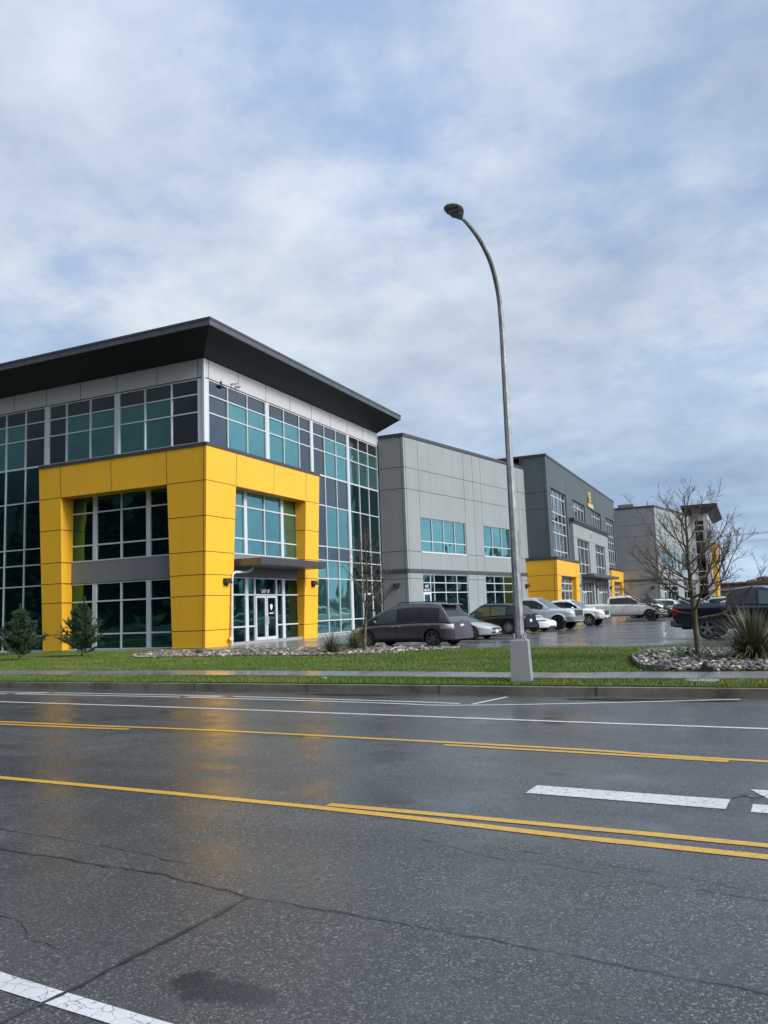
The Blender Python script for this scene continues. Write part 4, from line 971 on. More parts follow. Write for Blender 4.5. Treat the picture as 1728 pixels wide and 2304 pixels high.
# ------------------------------------------------------------------ young pines
M['needle'] = attr_mat('pine_needles', 0.55, 1.0, 8, 0.35)
def pine(base, H, Rw, seed, label):
    rd = random.Random(seed); root = empty('young_pine', base); tag(root, label, 'pine tree', 'young pines on the lawn')
    tr = MB(); br = MB(); nd = MB()
    tp = [(rd.uniform(-.015,.015)*i, rd.uniform(-.015,.015)*i, -0.05+(H+0.05)*i/10) for i in range(11)]
    tr.tube(tp, [0.035*(1-i/11.5)+0.004 for i in range(11)], 7); tr.build('trunk', M['bark'], root, True)
    def needles(p, d, L, n, col):
        for i in range(n):
            q = p+d*(L*rd.random()); v = Vector((rd.gauss(0,1),rd.gauss(0,1),rd.gauss(0,1))).normalized(); v = (v*0.8+d*0.9).normalized()
            s = v.cross(Vector((rd.gauss(0,1),rd.gauss(0,1),rd.gauss(0,1)))).normalized()*0.010; l = rd.uniform(0.06,0.11)
            k = rd.uniform(0.6,1.4); nd.add([q-s, q+s, q+v*l], [(0,1,2)], (col[0]*k, col[1]*k, col[2]*k))
    n1 = int(70*H/2.2)
    for k in range(n1):
        t = k/n1; z = 0.16+(H*0.86-0.16)*t**0.9; az = k*2.4+rd.uniform(-.4,.4)
        L = Rw*(1-t)**0.75*rd.uniform(0.55,1.12)+0.10
        el = R(8+38*t+rd.uniform(-10,14)); d = Vector((math.cos(az)*math.cos(el), math.sin(az)*math.cos(el), math.sin(el)))
        P = [Vector((tp[0][0],0,z))]; D = d.copy(); m = 6
        for i in range(m):
            D = (D+Vector((0,0,0.10))+Vector((rd.gauss(0,1),rd.gauss(0,1),rd.gauss(0,1)))*0.06).normalized(); P.append(P[-1]+D*L/m)
        br.tube(P, [0.010*(1-i/(m+1)) for i in range(m+1)], 4, cap=False)
        for i in range(1, m):
            for j in range(3):
                a2 = Vector((rd.gauss(0,1),rd.gauss(0,1),rd.gauss(0,0.5))).normalized(); dd = ((P[i+1]-P[i]).normalized()*0.8+a2*0.7+Vector((0,0,0.25))).normalized()
                l2 = L*0.28*rd.uniform(0.5,1.1); col = (0.045,0.085,0.045) if rd.random() < 0.7 else (0.075,0.12,0.065)
                br.tube([P[i], P[i]+dd*l2], [0.005,0.002], 3, cap=False)
                needles(P[i], dd, l2*1.15, int(18+l2*150), col)
        needles(P[-2], (P[-1]-P[-2]).normalized(), L/m+0.05, 26, (0.05,0.095,0.045))
    needles(Vector((tp[-1][0],tp[-1][1],H-0.18)), Vector((0,0,1)), 0.2, 90, (0.055,0.10,0.05))
    br.build('branches', M['twig'], root); nd.build('needles', M['needle'], root)
pine((-26.85,23.4,0.2), 2.2, 1.0, 4, 'small dark green pine at the far left in front of the glass wall')
pine((-25.75,25.6,0.2), 2.45, 1.0, 9, 'taller young pine in front of the yellow portal window at the left')

# ------------------------------------------------------------------ spiky grass clumps
M['spike'] = attr_mat('spiky_leaf', 0.5, 1.0, 4, 0.4)
def tuft(base, Rw, H, n, seed, label, dry=0.2, wd=0.012, name='ornamental_grass'):
    rd = random.Random(seed); mb = MB()
    for i in range(n):
        az = rd.uniform(0,2*math.pi); sp = rd.random()**0.7; L = (H*1.05+(Rw-H)*0.5*sp)*rd.uniform(0.7,1.12)
        el = R(86-58*sp); d = Vector((math.cos(az)*math.cos(el), math.sin(az)*math.cos(el), math.sin(el)))
        p = Vector((math.cos(az)*0.09*sp*2, math.sin(az)*0.09*sp*2, 0)); D = d.copy(); m = 7; P = [p.copy()]
        droop = rd.uniform(0.05,0.42)*sp+0.02
        for k in range(m):
            D = (D+Vector((0,0,-droop))).normalized(); p = p+D*L/m; p.z = max(p.z, 0.02); P.append(p.copy())
        s = Vector((-math.sin(az), math.cos(az), 0)); w = wd*rd.uniform(0.7,1.3)
        c = (0.30,0.23,0.12) if rd.random() < dry*(0.5+sp) else rd.choice([(0.075,0.105,0.055),(0.105,0.135,0.075),(0.055,0.08,0.04),(0.14,0.16,0.10)])
        vs = []
        for k, q in enumerate(P):
            ww = w*(1-(k/m)**1.6)+0.0008; vs += [q+s*ww, q-s*ww]
        mb.add(vs, [(2*k,2*k+1,2*k+3,2*k+2) for k in range(m)], c)
    o = mb.build(name, M['spike']); o.location = base; tag(o, label, 'ornamental grass', 'spiky grass clumps in the rock beds'); return o
tuft((-0.05,20.4,0.22), 1.35, 1.18, 1500, 3, 'large spiky grass clump at the right frame edge beside the bare tree', 0.28, 0.0105)
tuft((-13.72,25.35,0.22), 0.72, 0.80, 420, 5, 'front one of the two grey green spiky clumps in the left rock bed', 0.16, 0.010)
tuft((-13.85,27.5,0.22), 0.80, 0.86, 420, 6, 'rear spiky clump next to the sapling trunk and the minivan wheel', 0.16, 0.010)
tuft((-20.5,26.6,0.22), 0.22, 0.36, 260, 8, 'small dried brown tuft at the foot of the yellow corner', 2.0, 0.010)
rd = random.Random(2); mb = MB()
for i in range(260):
    cx, cy = -1.55+rd.gauss(0,0.22), 21.1+rd.gauss(0,0.2); v = Vector((rd.gauss(0,1),rd.gauss(0,1),abs(rd.gauss(0,1)))).normalized()*rd.uniform(0.05,0.13)
    s = Vector((rd.gauss(0,1),rd.gauss(0,1),0.2)).normalized()*0.02; q = Vector((cx,cy,0.28+rd.random()*0.06)); mb.add([q-s,q+s,q+v+s*0.4,q+v-s*0.4], [(0,1,2,3)], rd.choice([(0.06,0.14,0.05),(0.09,0.17,0.07)]))
o = mb.build('weed', M['spike']); tag(o, 'low green weed at the foot of the right bare tree', 'weed')
# ------------------------------------------------------------------ vehicles
def paint(name, col, metal=0.0, rough=0.35, mud=0.0, mudtop=0.9):
    t = NT(name)
    c = t.mix(t.noise(1.5,3), [x*0.93 for x in col], [min(1,x*1.05) for x in col])
    if mud:
        z = t.node('ShaderNodeSeparateXYZ'); t.link(t.obj(), z.inputs[0])
        f = t.math('MULTIPLY', t.math('SUBTRACT', mudtop, z.outputs['Z'], clamp=True), 1.8)
        n = t.noise(3.5, 6, 0.7)
        k = t.math('MULTIPLY', t.math('MULTIPLY', f, t.ramp(n, [(0.35,0.15),(0.65,1)])), mud, clamp=True)
        c = t.mix(k, c, (0.17,0.135,0.095)); t.set(Roughness=t.math('ADD', rough, t.math('MULTIPLY', k, 0.4)), Coat_Weight=t.math('SUBTRACT', 1.0, k, clamp=True))
    else: t.set(Roughness=rough, Coat_Weight=1.0)
    t.set(Base_Color=c, Metallic=metal, Coat_Roughness=0.06)
    return t.m
M['cglass'] = glass('car_glass', (0.025,0.032,0.038), 0.15, 0.04, 0.004)
M['cglass2'] = glass('car_glass_clear', (0.08,0.12,0.125), 0.3, 0.04, 0.004)
M['trim'] = simple('black_trim', (0.018,0.018,0.019), 0.55, var=0.2)
M['under'] = simple('car_underside', (0.008,0.008,0.008), 0.9)
M['tyre'] = simple('tyre_rubber', (0.022,0.022,0.023), 0.8, var=0.25, vscale=9)
M['rim'] = simple('alloy_rim', (0.42,0.43,0.44), 0.35, 0.8, var=0.15)
M['rimd'] = simple('dark_rim', (0.05,0.05,0.055), 0.4, 0.6)
M['rimg'] = simple('grey_rim', (0.20,0.20,0.21), 0.4, 0.7)
M['chrome'] = simple('chrome', (0.7,0.71,0.72), 0.15, 1.0)
M['lampc'] = simple('headlight_glass', (0.55,0.58,0.58), 0.12, 0.4, coat=1)
M['lampr'] = simple('tail_light', (0.35,0.012,0.012), 0.2, 0.0, coat=1)
M['lampw'] = simple('clear_tail_light', (0.50,0.47,0.47), 0.15, 0.5, coat=1)
M['plate'] = simple('number_plate', (0.62,0.66,0.70), 0.4)
def vehicle(name, label, group, S, loc_axle, rz, cat='car'):
    L, W, wb, wr = S['L'], S['W'], S['wb'], S['wr']
    fx = L/2-S['fo']; rx = fx-wb
    root = empty(name); tag(root, label, cat, group)
    top = S['top']; X = [p[0] for p in top]; Zt = [p[1] for p in top]
    sill = S.get('sill', 0.28); ra = wr*S.get('arch', 1.17); W2 = W/2
    nf, nr, kf, kr = S.get('nf', 0.85), S.get('nr', 0.5), S.get('kf', 0.34), S.get('kr', 0.14)
    def hw(x):
        d = x-(L/2-nf)
        if d > 0: return W2*(1-kf*(d/nf)**2.3)
        d = -x-(L/2-nr)
        if d > 0: return W2*(1-kr*(d/nr)**2.3)
        return W2
    def ztop(x): return float(np.interp(x, X, Zt))
    def low(x):
        z = sill+S.get('lift',0.03)*max(0, (abs(x)-(L/2-0.5))/0.5)
        for ax in (fx, rx):
            if abs(x-ax) < ra: z = max(z, wr+math.sqrt(ra*ra-(x-ax)**2))
        return z
    FRc = [0,0.07,0.18,0.32,0.46,0.60,0.72,0.82,0.90,0.96,1.0]
    G = S.get('g', [0.955,0.985,1.0,1.0,0.998,0.992,0.985,0.985,0.972,0.945,0.89])
    cr = S.get('crown', 0.06)
    def shx(x, z):   # lean of nose and tail
        d = (x-(L/2-0.6))/0.6
        if d > 0: return x-d*(max(0, z-S.get('bz',0.58))*S.get('lf',0.30)+max(0, 0.42-z)*0.12)
        d = (-x-(L/2-0.5))/0.5
        if d > 0: return x+d*(max(0, z-S.get('bz',0.62))*S.get('lr',0.12)+max(0, 0.42-z)*0.1)
        return x
    def side(x, z, off=0.0):
        s0, s1 = sill, ztop(x)-cr; f = (z-s0)/(s1-s0); y = hw(x)*float(np.interp(f, FRc, G))+off
        return (shx(x, z), y, z)
    xs = set(np.round(np.linspace(-L/2, L/2, int(L/0.11)+1), 4))
    for ax in (fx, rx): xs |= set(np.round(ax+ra*np.sin(np.linspace(-math.pi/2, math.pi/2, 19)), 4))
    xs |= set(X); xs = sorted(x for x in xs if -L/2-1e-6 <= x <= L/2+1e-6)
    xs = [x for i, x in enumerate(xs) if i == 0 or x-xs[i-1] > 0.004]
    bed = S.get('bed')
    rings = []
    for x in xs:
        zt = ztop(x); half = []
        lo = low(x)
        for f, g in zip(FRc, G):
            z = sill+(zt-cr-sill)*f; z = max(z, min(lo, zt-cr)); ff = (z-sill)/(zt-cr-sill)
            half.append((shx(x, z), hw(x)*float(np.interp(ff, FRc, G)), z))
        inb = bed and bed[0] < x < bed[1]
        if inb:
            for y, z in ((0.86, zt), (0.80, zt), (0.79, zt-0.45), (0.4, zt-0.45), (0, zt-0.45)): half.append((shx(x, zt), hw(x)*y, z))
        else:
            for y, z in ((0.80, zt-cr*0.35), (0.68, zt-cr*0.12), (0.5, zt), (0.25, zt+cr*0.15), (0, zt+cr*0.2)): half.append((shx(x, z), hw(x)*y, z))
        ring = [(a, -b, c) for a, b, c in half]+[(a, b, c) for a, b, c in half[-2::-1]]
        rings.append(ring)
    n = len(rings[0]); body = MB(); clad = MB(); cz = S.get('clad', 0)
    allv = [p for r in rings for p in r]
    bf = []; cf = []
    for i in range(len(rings)-1):
        for k in range(n-1):
            q = (i*n+k, (i+1)*n+k, (i+1)*n+k+1, i*n+k+1)
            pz = sum(allv[j][2] for j in q)/4; A = Vector(allv[q[0]])-Vector(allv[q[2]]); Bv = Vector(allv[q[1]])-Vector(allv[q[3]])
            if A.cross(Bv).length < 1e-6: continue
            xm = (xs[i]+xs[i+1])/2
            inbed = bed and bed[0] < xm < bed[1] and 12 <= k <= n-14
            dark = pz < cz or inbed or (S.get('flare') and min(abs(xm-fx), abs(xm-rx)) < ra+0.06 and math.hypot(min(abs(xm-fx),abs(xm-rx)), pz-wr) < ra+0.07 and pz < wr+ra+0.08 and (k < 10 or k > n-12))
            (cf if dark else bf).append(q)
    bf.append(tuple(range(n))[::-1] if False else tuple(range(n-1,-1,-1))); bf.append(tuple((len(rings)-1)*n+k for k in range(n)))
    body.v = allv; body.f = bf; P = S['mat']
    def compact(m):
        used = sorted({i for f in m.f for i in f}); mp = {u: i for i, u in enumerate(used)}
        m.v = [m.v[u] for u in used]; m.f = [tuple(mp[i] for i in f) for f in m.f]; return m
    bo = compact(body).build('body', P, root, True, 38)
    if cf:
        clad.v = allv; clad.f = cf; compact(clad).build('cladding', M['trim'], root, True, 40)
    # greenhouse
    gp = S['roof']; GXs = [p[0] for p in gp]; GZ = [p[1] for p in gp]
    rw = S.get('rw', 0.80); zmax = max(GZ)
    gx = set(np.round(np.linspace(GXs[0], GXs[-1], int((GXs[-1]-GXs[0])/0.10)+1), 4))|set(GXs)
    for a, b in S['win']: gx |= {a, b}
    gx = sorted(gx); gx = [x for i, x in enumerate(gx) if i == 0 or x-gx[i-1] > 0.006 or x in GXs]
    rings = []
    for x in gx:
        zr = float(np.interp(x, GXs, GZ)); zb = ztop(x)-cr*0.9; h = max(0.0, zr-zb); fr = min(1.0, h/(zmax-ztop(0)+cr))
        yb = hw(x)*0.935; yr = yb*(1-(1-rw)*fr); half = []
        for f in (0, 0.06, 0.45, 0.80, 0.93): half.append((x, yb+(yr-yb)*(f**1.15), zb+h*f*0.985))
        half += [(x, yr*0.955, zr-0.004*fr), (x, yr*0.86, zr+0.012*fr), (x, yr*0.5, zr+0.03*fr), (x, 0, zr+0.036*fr)]
        rings.append([(a,-b,c) for a,b,c in half]+[(a,b,c) for a,b,c in half[-2::-1]])
    n = len(rings[0]); allv = [p for r in rings for p in r]
    pf, sfc, wf, rf, df = [], [], [], [], []
    rear_x = S['rear']; ws_x = S['ws']
    for i in range(len(rings)-1):
        xm = (gx[i]+gx[i+1])/2
        for k in range(n-1):
            q = (i*n+k, (i+1)*n+k, (i+1)*n+k+1, i*n+k+1)
            A = Vector(allv[q[0]])-Vector(allv[q[2]]); Bv = Vector(allv[q[1]])-Vector(allv[q[3]])
            if A.cross(Bv).length < 1e-6: continue
            kk = min(k, n-2-k)
            if kk in (1, 2) and any(a < xm < b for a, b in S['win']): sfc.append((q, xm))
            elif kk >= 5 and xm > ws_x and xm < GXs[-1]-0.05: wf.append(q)
            elif kk >= 5 and xm < rear_x and xm > GXs[0]+0.04: rf.append(q)
            elif kk in (1,2) and S['win'][0][0] < xm < S['win'][-1][1]: df.append(q)
            else: pf.append(q)
    def part(nm, fs, mat, par=None):
        if not fs: return None
        m = MB(); m.v = allv; m.f = fs; return compact(m).build(nm, mat, par or root, True, 40)
    pf.append(tuple(range(n-1,-1,-1)))
    part('cabin', pf, P)
    for a, b in S['win']:
        clear = (a, b) in S.get('clear', [])
        for s in (0, 1):
            fs = [q for q, xm in sfc if a < xm < b and ((q[0] % n) < n//2) == (s == 0)]
            part('side_window', fs, M['cglass2'] if clear else M['cglass'])
    part('windscreen', wf, M['cglass2']); part('rear_window', rf, M['cglass']); part('pillar', df, M['trim'])
    # underside block fills the wheel wells with dark
    mb = MB(); zc = min(ztop(fx), ztop(rx))-0.16
    mb.box(-L/2+0.25, L/2-0.35, -W2+0.27, W2-0.27, sill-0.06, zc if not bed else min(zc, ztop(fx)-0.1)); mb.build('underbody', M['under'], root)
    # wheels
    tw = S.get('tw', 0.23)
    for ax in (fx, rx):
        for s in (1, -1):
            yc = s*(W2-0.02-tw/2); ri = wr*S.get('rimf', 0.66); mb = MB()
            prof = [(ri,-tw/2+0.02),(ri+0.01,-tw/2),(wr-0.03,-tw/2),(wr-0.006,-tw/2+0.025),(wr,-tw/2+0.05),(wr,tw/2-0.05),(wr-0.006,tw/2-0.025),(wr-0.03,tw/2),(ri+0.01,tw/2),(ri,tw/2-0.02)]
            mb.lathe(prof, 32, 'y', (ax, yc, wr)); wo = mb.build('wheel', M['tyre'], root, True, 45)
            mb = MB(); fo = s*(tw/2-0.045)
            mb.lathe([(ri+0.005, yc+s*(tw/2-0.02)-yc),(ri-0.015, s*(tw/2-0.02)),(ri-0.02, fo-s*0.02)], 32, 'y', (ax, yc, wr))
            ns = S.get('spokes', 5); 
            for k in range(ns):
                a = 2*math.pi*k/ns+0.3; ca, sa = math.cos(a), math.sin(a); w0, w1 = 0.045*5/ns+0.012, 0.028*5/ns+0.012
                pp = []
                for yy in (fo-s*0.035, fo):
                    pp += [(ax+ca*0.03-sa*w0, yc+yy, wr+sa*0.03+ca*w0), (ax+ca*0.03+sa*w0, yc+yy, wr+sa*0.03-ca*w0), (ax+ca*(ri-0.012)+sa*w1, yc+yy+s*0.012, wr+sa*(ri-0.012)-ca*w1), (ax+ca*(ri-0.012)-sa*w1, yc+yy+s*0.012, wr+sa*(ri-0.012)+ca*w1)]
                mb.hexa(pp)
            mb.lathe([(0.065, fo-0.0),(0.06, fo+s*0.012),(0.0, fo+s*0.014)], 14, 'y', (ax, yc, wr))
            mb.build('rim', M[S.get('rimm','rim')], wo)
            mb = MB(); mb.lathe([(ri, fo-s*0.05),(0.0, fo-s*0.05)], 24, 'y', (ax, yc, wr)); mb.build('spoke_shade_disc', M['under'], wo)  # plain black disc standing for the shade behind the spokes
    # surface patches
    def patch(nm, x0, x1, z0, z1, mat, off=0.008, sides=(1,-1), par=None, nx=8, nz=3, label=None, skew=0.0):
        for s in sides:
            m = MB(); vs = []
            for i in range(nx+1):
                for j in range(nz+1):
                    z = z0+(z1-z0)*j/nz
                    if not isinstance(skew, tuple): x = x0+(x1-x0)*i/nx+skew*(j/nz)
                    else: t = i/nx; x = x0+(x1-x0)*t; zz0, zz1 = z0+skew[0]*t, z1+skew[1]*t; z = zz0+(zz1-zz0)*j/nz
                    p = side(x, z, off); vs.append((p[0]+(off if x > L/2-0.3 else (-off if x < -L/2+0.3 else 0)), p[1]*s, p[2]))
            m.add(vs, [(i*(nz+1)+j, (i+1)*(nz+1)+j, (i+1)*(nz+1)+j+1, i*(nz+1)+j+1) for i in range(nx) for j in range(nz)])
            o = m.build(nm, mat, par or root, True, 60)
            if label: o['label'] = label
    patch.side = side
    for sx in S.get('seams', []):
        patch('door_seam', sx, sx+0.014, sill+0.06, ztop(sx)-cr, M['under'], 0.002, nx=1, nz=8)
    for hx in S.get('handles', []):
        patch('door_handle', hx, hx+0.2, ztop(hx)-cr-0.13, ztop(hx)-cr-0.095, M[S.get('hm','chrome')], 0.022, nx=2, nz=1)
    h = S['head']; patch('headlight', L/2-h[0], L/2-h[1], h[2], h[3], M['lampc'] if not S.get('headd') else M['cglass2'], 0.010, skew=S.get('hskew', (0.0,0.0)))
    h = S['tail']; patch('tail_light', -L/2+h[1], -L/2+h[0], h[2], h[3], M[S.get('tailm','lampr')], 0.012, skew=(0.0,0.0))
    if S.get('sillstrip'): patch('sill_strip', rx+ra+0.05, fx-ra-0.05, sill+0.0, sill+0.09, M[S['sillstrip']], 0.014, nx=6, nz=1)
    # nose: grille, lower intake, plate ; tail: plate, bumper
    yn = W2*(1-kf); xn = shx(L/2, 0.6); g0 = S['grille']
    mb = MB()
    for (yh, z0, z1, e) in g0: 
        xa, xb2 = shx(L/2, z0)+0.01+e, shx(L/2, z1)+0.01+e; mb.hexa([(xa-0.08,-yh,z0),(xa,-yh,z0),(xa,yh,z0),(xa-0.08,yh,z0),(xb2-0.08,-yh,z1),(xb2,-yh,z1),(xb2,yh,z1),(xb2-0.08,yh,z1)])
    mb.build('grille', M['trim'], root)
    if S.get('gbars'):
        mb = MB(); yh, z0, z1, e = g0[0]; x = max(shx(L/2, z0), shx(L/2, z1))
        for k in range(S['gbars']): z = z0+(z1-z0)*(k+0.5)/S['gbars']; x = shx(L/2, z)+0.005; mb.box(x-0.03, x+0.02+e, -yh*0.96, yh*0.96, z-0.02, z+0.02)
        mb.build('grille_bar', M[S.get('gbm','chrome')], root)
    if S.get('fplate'): mb = MB(); z = S['fplate']; mb.box(L/2-0.02, L/2+0.015, -0.16, 0.16, z, z+0.15); mb.build('number_plate', M['plate'], root)
    if S.get('rplate'): mb = MB(); z = S['rplate']; x = shx(-L/2, z+0.15); mb.box(x-0.012, x+0.05, -0.16, 0.16, z, z+0.15); mb.build('number_plate', M['plate'], root)
    if S.get('bumpf'):
        z0, z1, mt = S['bumpf']; patch('front_bumper', L/2-0.62, L/2-0.0, z0, z1, M[mt], 0.03, nx=8); mb = MB(); mb.box(L/2-0.1, L/2+0.03, -hw(L/2)-0.0, hw(L/2), z0, z1); mb.build('front_bumper', M[mt], root)
    if S.get('bumpr'):
        z0, z1, mt = S['bumpr']; mb = MB(); mb.box(-L/2-0.12, -L/2+0.1, -W2*0.95, W2*0.95, z0, z1); mb.box(-L/2-0.05, -L/2+0.34, -W2*0.985, -W2*0.80, z0+0.01, z1-0.01); mb.box(-L/2-0.05, -L/2+0.34, W2*0.80, W2*0.985, z0+0.01, z1-0.01)
        b_ = mb.build('rear_bumper', M[mt], root); bm_ = b_.modifiers.new('b', 'BEVEL'); bm_.width = 0.04; bm_.segments = 3
    # mirrors
    mx = S.get('mir', S['win'][-1][1]-0.25)
    for s in (1, -1):
        mb = MB(); c = (mx, s*(W2+0.09), ztop(mx)+0.05); vs = []; fs = []
        for i in range(5):
            t = i/4; rr = 0.09*math.sin(math.pi*(0.12+0.76*t))**0.6
            for k in range(10): a = 2*math.pi*k/10; vs.append((c[0]-0.05+0.12*t, c[1]+rr*1.15*math.cos(a), c[2]+rr*0.95*math.sin(a)))
        for i in range(4):
            for k in range(10): fs.append((i*10+k, i*10+(k+1)%10, (i+1)*10+(k+1)%10, (i+1)*10+k))
        fs += [tuple(range(9,-1,-1)), tuple(range(40,50))]
        mb.add(vs, fs); mb.box(c[0]-0.02, c[0]+0.03, min(c[1],s*W2*0.92), max(c[1],s*W2*0.92), c[2]-0.07, c[2]-0.03)
        mb.build('mirror', M[S['mirm']] if S.get('mirm') else P, root, True, 50)
    for e in S.get('extra', []): e(root, S, dict(side=side, shx=shx, hw=hw, ztop=ztop, W2=W2, L=L, fx=fx, rx=rx, patch=patch))
    # place by the ground contact of one near wheel
    which, sgn, wx, wy = loc_axle; a = fx if which == 'f' else rx; yl = sgn*(W2-0.13)
    c, s = math.cos(rz), math.sin(rz)
    root.location = (wx-(a*c-yl*s), wy-(a*s+yl*c), 0.124); root.rotation_euler = (0,0,rz)
    return root
def rails(root, S, K):
    for s in (1,-1):
        mb = MB(); zr = max(p[1] for p in S['roof']); y = K['W2']*0.935*S.get('rw',0.8)*0.90*s
        mb.tube([(S['rails'][0],y,zr-0.02),(S['rails'][0]+0.12,y,zr+0.045),(S['rails'][1]-0.2,y,zr+0.05),(S['rails'][1],y,zr-0.02)], 0.02, 6); mb.build('roof_rail', M['trim'], root, True)
def spoiler(root, S, K):
    x, z, w = S['spoil']; mb = MB(); mb.hexa([(x-0.24,-w,z-0.06),(x+0.12,-w,z-0.02),(x+0.12,w,z-0.02),(x-0.24,w,z-0.06),(x-0.26,-w,z-0.02),(x+0.12,-w,z+0.03),(x+0.12,w,z+0.03),(x-0.26,w,z-0.02)])
    o = mb.build('spoiler', S['mat'], root); b = o.modifiers.new('b','BEVEL'); b.width = 0.015; b.segments = 2
def fuelflap(root, S, K):
    K['patch']('fuel_flap', -1.62, -1.42, 0.80, 0.95, S['mat'], 0.006, (1,), nx=2, nz=2)
def hatch(root, S, K):   # dark rear glass reaching round
    L = K['L']; x = K['shx'](-L/2, 0.9); mb = MB(); mb.box(x-0.012, x+0.04, -0.42, 0.42, 0.88, 0.93); mb.build('tailgate_trim', M['chrome'], root)
def badge(root, S, K):
    x = K['shx'](-K['L']/2, 1.0); mb = MB(); mb.lathe([(0.07,0),(0.0,0.0)], 16, 'z', (0,0,0)); 
    for i, v in enumerate(mb.v): mb.v[i] = (x-0.015, v[0], 1.0+v[1])
    mb.build('badge', M['chrome'], root)
def hoodscoop(root, S, K):
    x = K['fx']-0.15; z = K['ztop'](x)+0.01; mb = MB(); mb.hexa([(x-0.35,-0.3,z),(x+0.3,-0.26,z-0.03),(x+0.3,0.26,z-0.03),(x-0.35,0.3,z),(x-0.3,-0.26,z+0.035),(x+0.25,-0.22,z+0.045),(x+0.25,0.22,z+0.045),(x-0.3,0.26,z+0.035)]); mb.build('bonnet_scoop', S['mat'], root)
def flares(root, S, K):
    for ax in (K['fx'], K['rx']):
        for s in (1,-1):
            ra = S['wr']*S.get('arch',1.17); vs = []; m = 18; mb = MB()
            for i in range(m+1):
                a = math.pi*(i/m)*0.94+math.pi*0.03
                for rr, off in ((ra-0.01,0.035),(ra+0.05,0.04),(ra+0.085,0.0)):
                    z = S['wr']+rr*math.sin(a); x = ax+rr*math.cos(a); p = K['side'](x, min(z, K['ztop'](x)-0.08), off); vs.append((x, p[1]*s, z))
            mb.add(vs, [(3*i+j, 3*i+3+j, 3*i+4+j, 3*i+1+j) for i in range(m) for j in range(2)]); mb.build('wheel_arch', S['mat'] if S.get('fpaint') else M['trim'], root, True, 60)
P_plum = paint('plum_grey_paint', (0.10,0.088,0.105), 0.45, 0.35, 0.25, 0.5)
P_navy = paint('deep_blue_paint', (0.012,0.016,0.032), 0.3, 0.3)
P_silver = paint('silver_paint', (0.50,0.50,0.49), 0.3, 0.35)
P_lsilver = paint('light_silver_paint', (0.60,0.635,0.68), 0.25, 0.35, 0.2, 0.6)
P_white = paint('white_paint', (0.88,0.89,0.89), 0.0, 0.3)
P_wmud = paint('muddy_white_paint', (0.87,0.87,0.86), 0.0, 0.35, 1.2, 1.05)
P_beige = paint('dusty_pearl_paint', (0.78,0.765,0.73), 0.0, 0.35, 0.45, 0.95)
P_black = paint('black_paint', (0.014,0.015,0.018), 0.2, 0.3)
MINI = dict(L=5.24,W=1.98,wb=3.14,fo=1.14,wr=0.345,sill=0.26,crown=0.07,mat=P_plum,nf=1.0,kf=0.38,kr=0.20,nr=0.55,lf=0.35,lr=0.30,bz=0.62,
  top=[(-2.62,0.98),(-2.25,1.05),(-1.0,1.06),(0.6,1.02),(1.35,0.98),(1.9,0.90),(2.35,0.80),(2.62,0.66)],
  roof=[(-2.42,1.0),(-2.34,1.18),(-2.10,1.56),(-1.95,1.69),(-1.5,1.75),(-0.6,1.78),(0.2,1.72),(0.62,1.60),(1.15,1.33),(1.85,0.93)],
  win=[(-1.98,-1.10),(-1.03,-0.02),(0.05,0.98),(1.02,1.45)],clear=[(0.05,0.98)],ws=0.62,rear=-2.04,rw=0.80,mir=0.98,
  seams=[-1.07,0.0,1.08],handles=[-0.24,0.06],head=(0.75,0.05,0.62,0.80),tail=(0.0,0.58,0.72,0.90),tailm='lampw',
  grille=[(0.55,0.42,0.62,0.0),(0.5,0.30,0.40,0)],fplate=0.42,rplate=0.76,spokes=6,rimm='rimg',sillstrip='trim',rails=(-1.95,0.1),spoil=(-2.05,1.70,0.62),extra=[rails,spoiler,fuelflap,badge,hatch],bumpr=None,hskew=(0.03,-0.05))
COUPE = dict(L=4.42,W=1.75,wb=2.57,fo=0.92,wr=0.32,sill=0.2,crown=0.07,mat=P_silver,nf=1.0,kf=0.40,lf=0.5,bz=0.5,
  top=[(-2.21,0.85),(-1.8,0.92),(-0.5,0.90),(0.7,0.86),(1.3,0.80),(1.8,0.70),(2.21,0.58)],roof=[(-2.0,0.90),(-1.2,1.22),(-0.6,1.32),(0.0,1.34),(0.25,1.28),(1.05,0.84)],
  win=[(-1.4,-0.6),(-0.5,0.75)],ws=0.22,rear=-0.8,rw=0.78,seams=[-0.55,0.8],handles=[-0.45],head=(0.62,0.10,0.52,0.66),hskew=(-0.02,-0.05),tail=(0.02,0.4,0.62,0.78),grille=[(0.42,0.46,0.53,0.0),(0.5,0.26,0.36,0)],fplate=0.30,spokes=5)
SUV = dict(L=4.70,W=1.90,wb=2.82,fo=0.90,wr=0.37,sill=0.30,crown=0.07,mat=P_navy,kr=0.16,clad=0.0,rw=0.80,
  top=[(-2.35,0.98),(-2.0,1.06),(-0.5,1.05),(0.8,1.02),(1.2,0.99),(1.9,0.90),(2.35,0.76)],roof=[(-2.28,1.04),(-1.95,1.44),(-1.7,1.56),(-1.0,1.63),(0.0,1.65),(0.35,1.59),(1.3,0.98)],
  win=[(-1.85,-1.30),(-1.22,-0.32),(-0.25,0.9)],clear=[(-1.22,-0.32),(-0.25,0.9)],ws=0.33,rear=-1.72,seams=[-1.28,-0.28,0.95],handles=[-1.1,-0.12],hm='trim',head=(0.6,0.05,0.66,0.78),tail=(0.0,0.42,0.86,1.0),grille=[(0.5,0.42,0.72,0.0)],rplate=0.62,spokes=10,rimm='rim',rails=(-1.6,0.2),extra=[rails,badge],sillstrip='rimg')
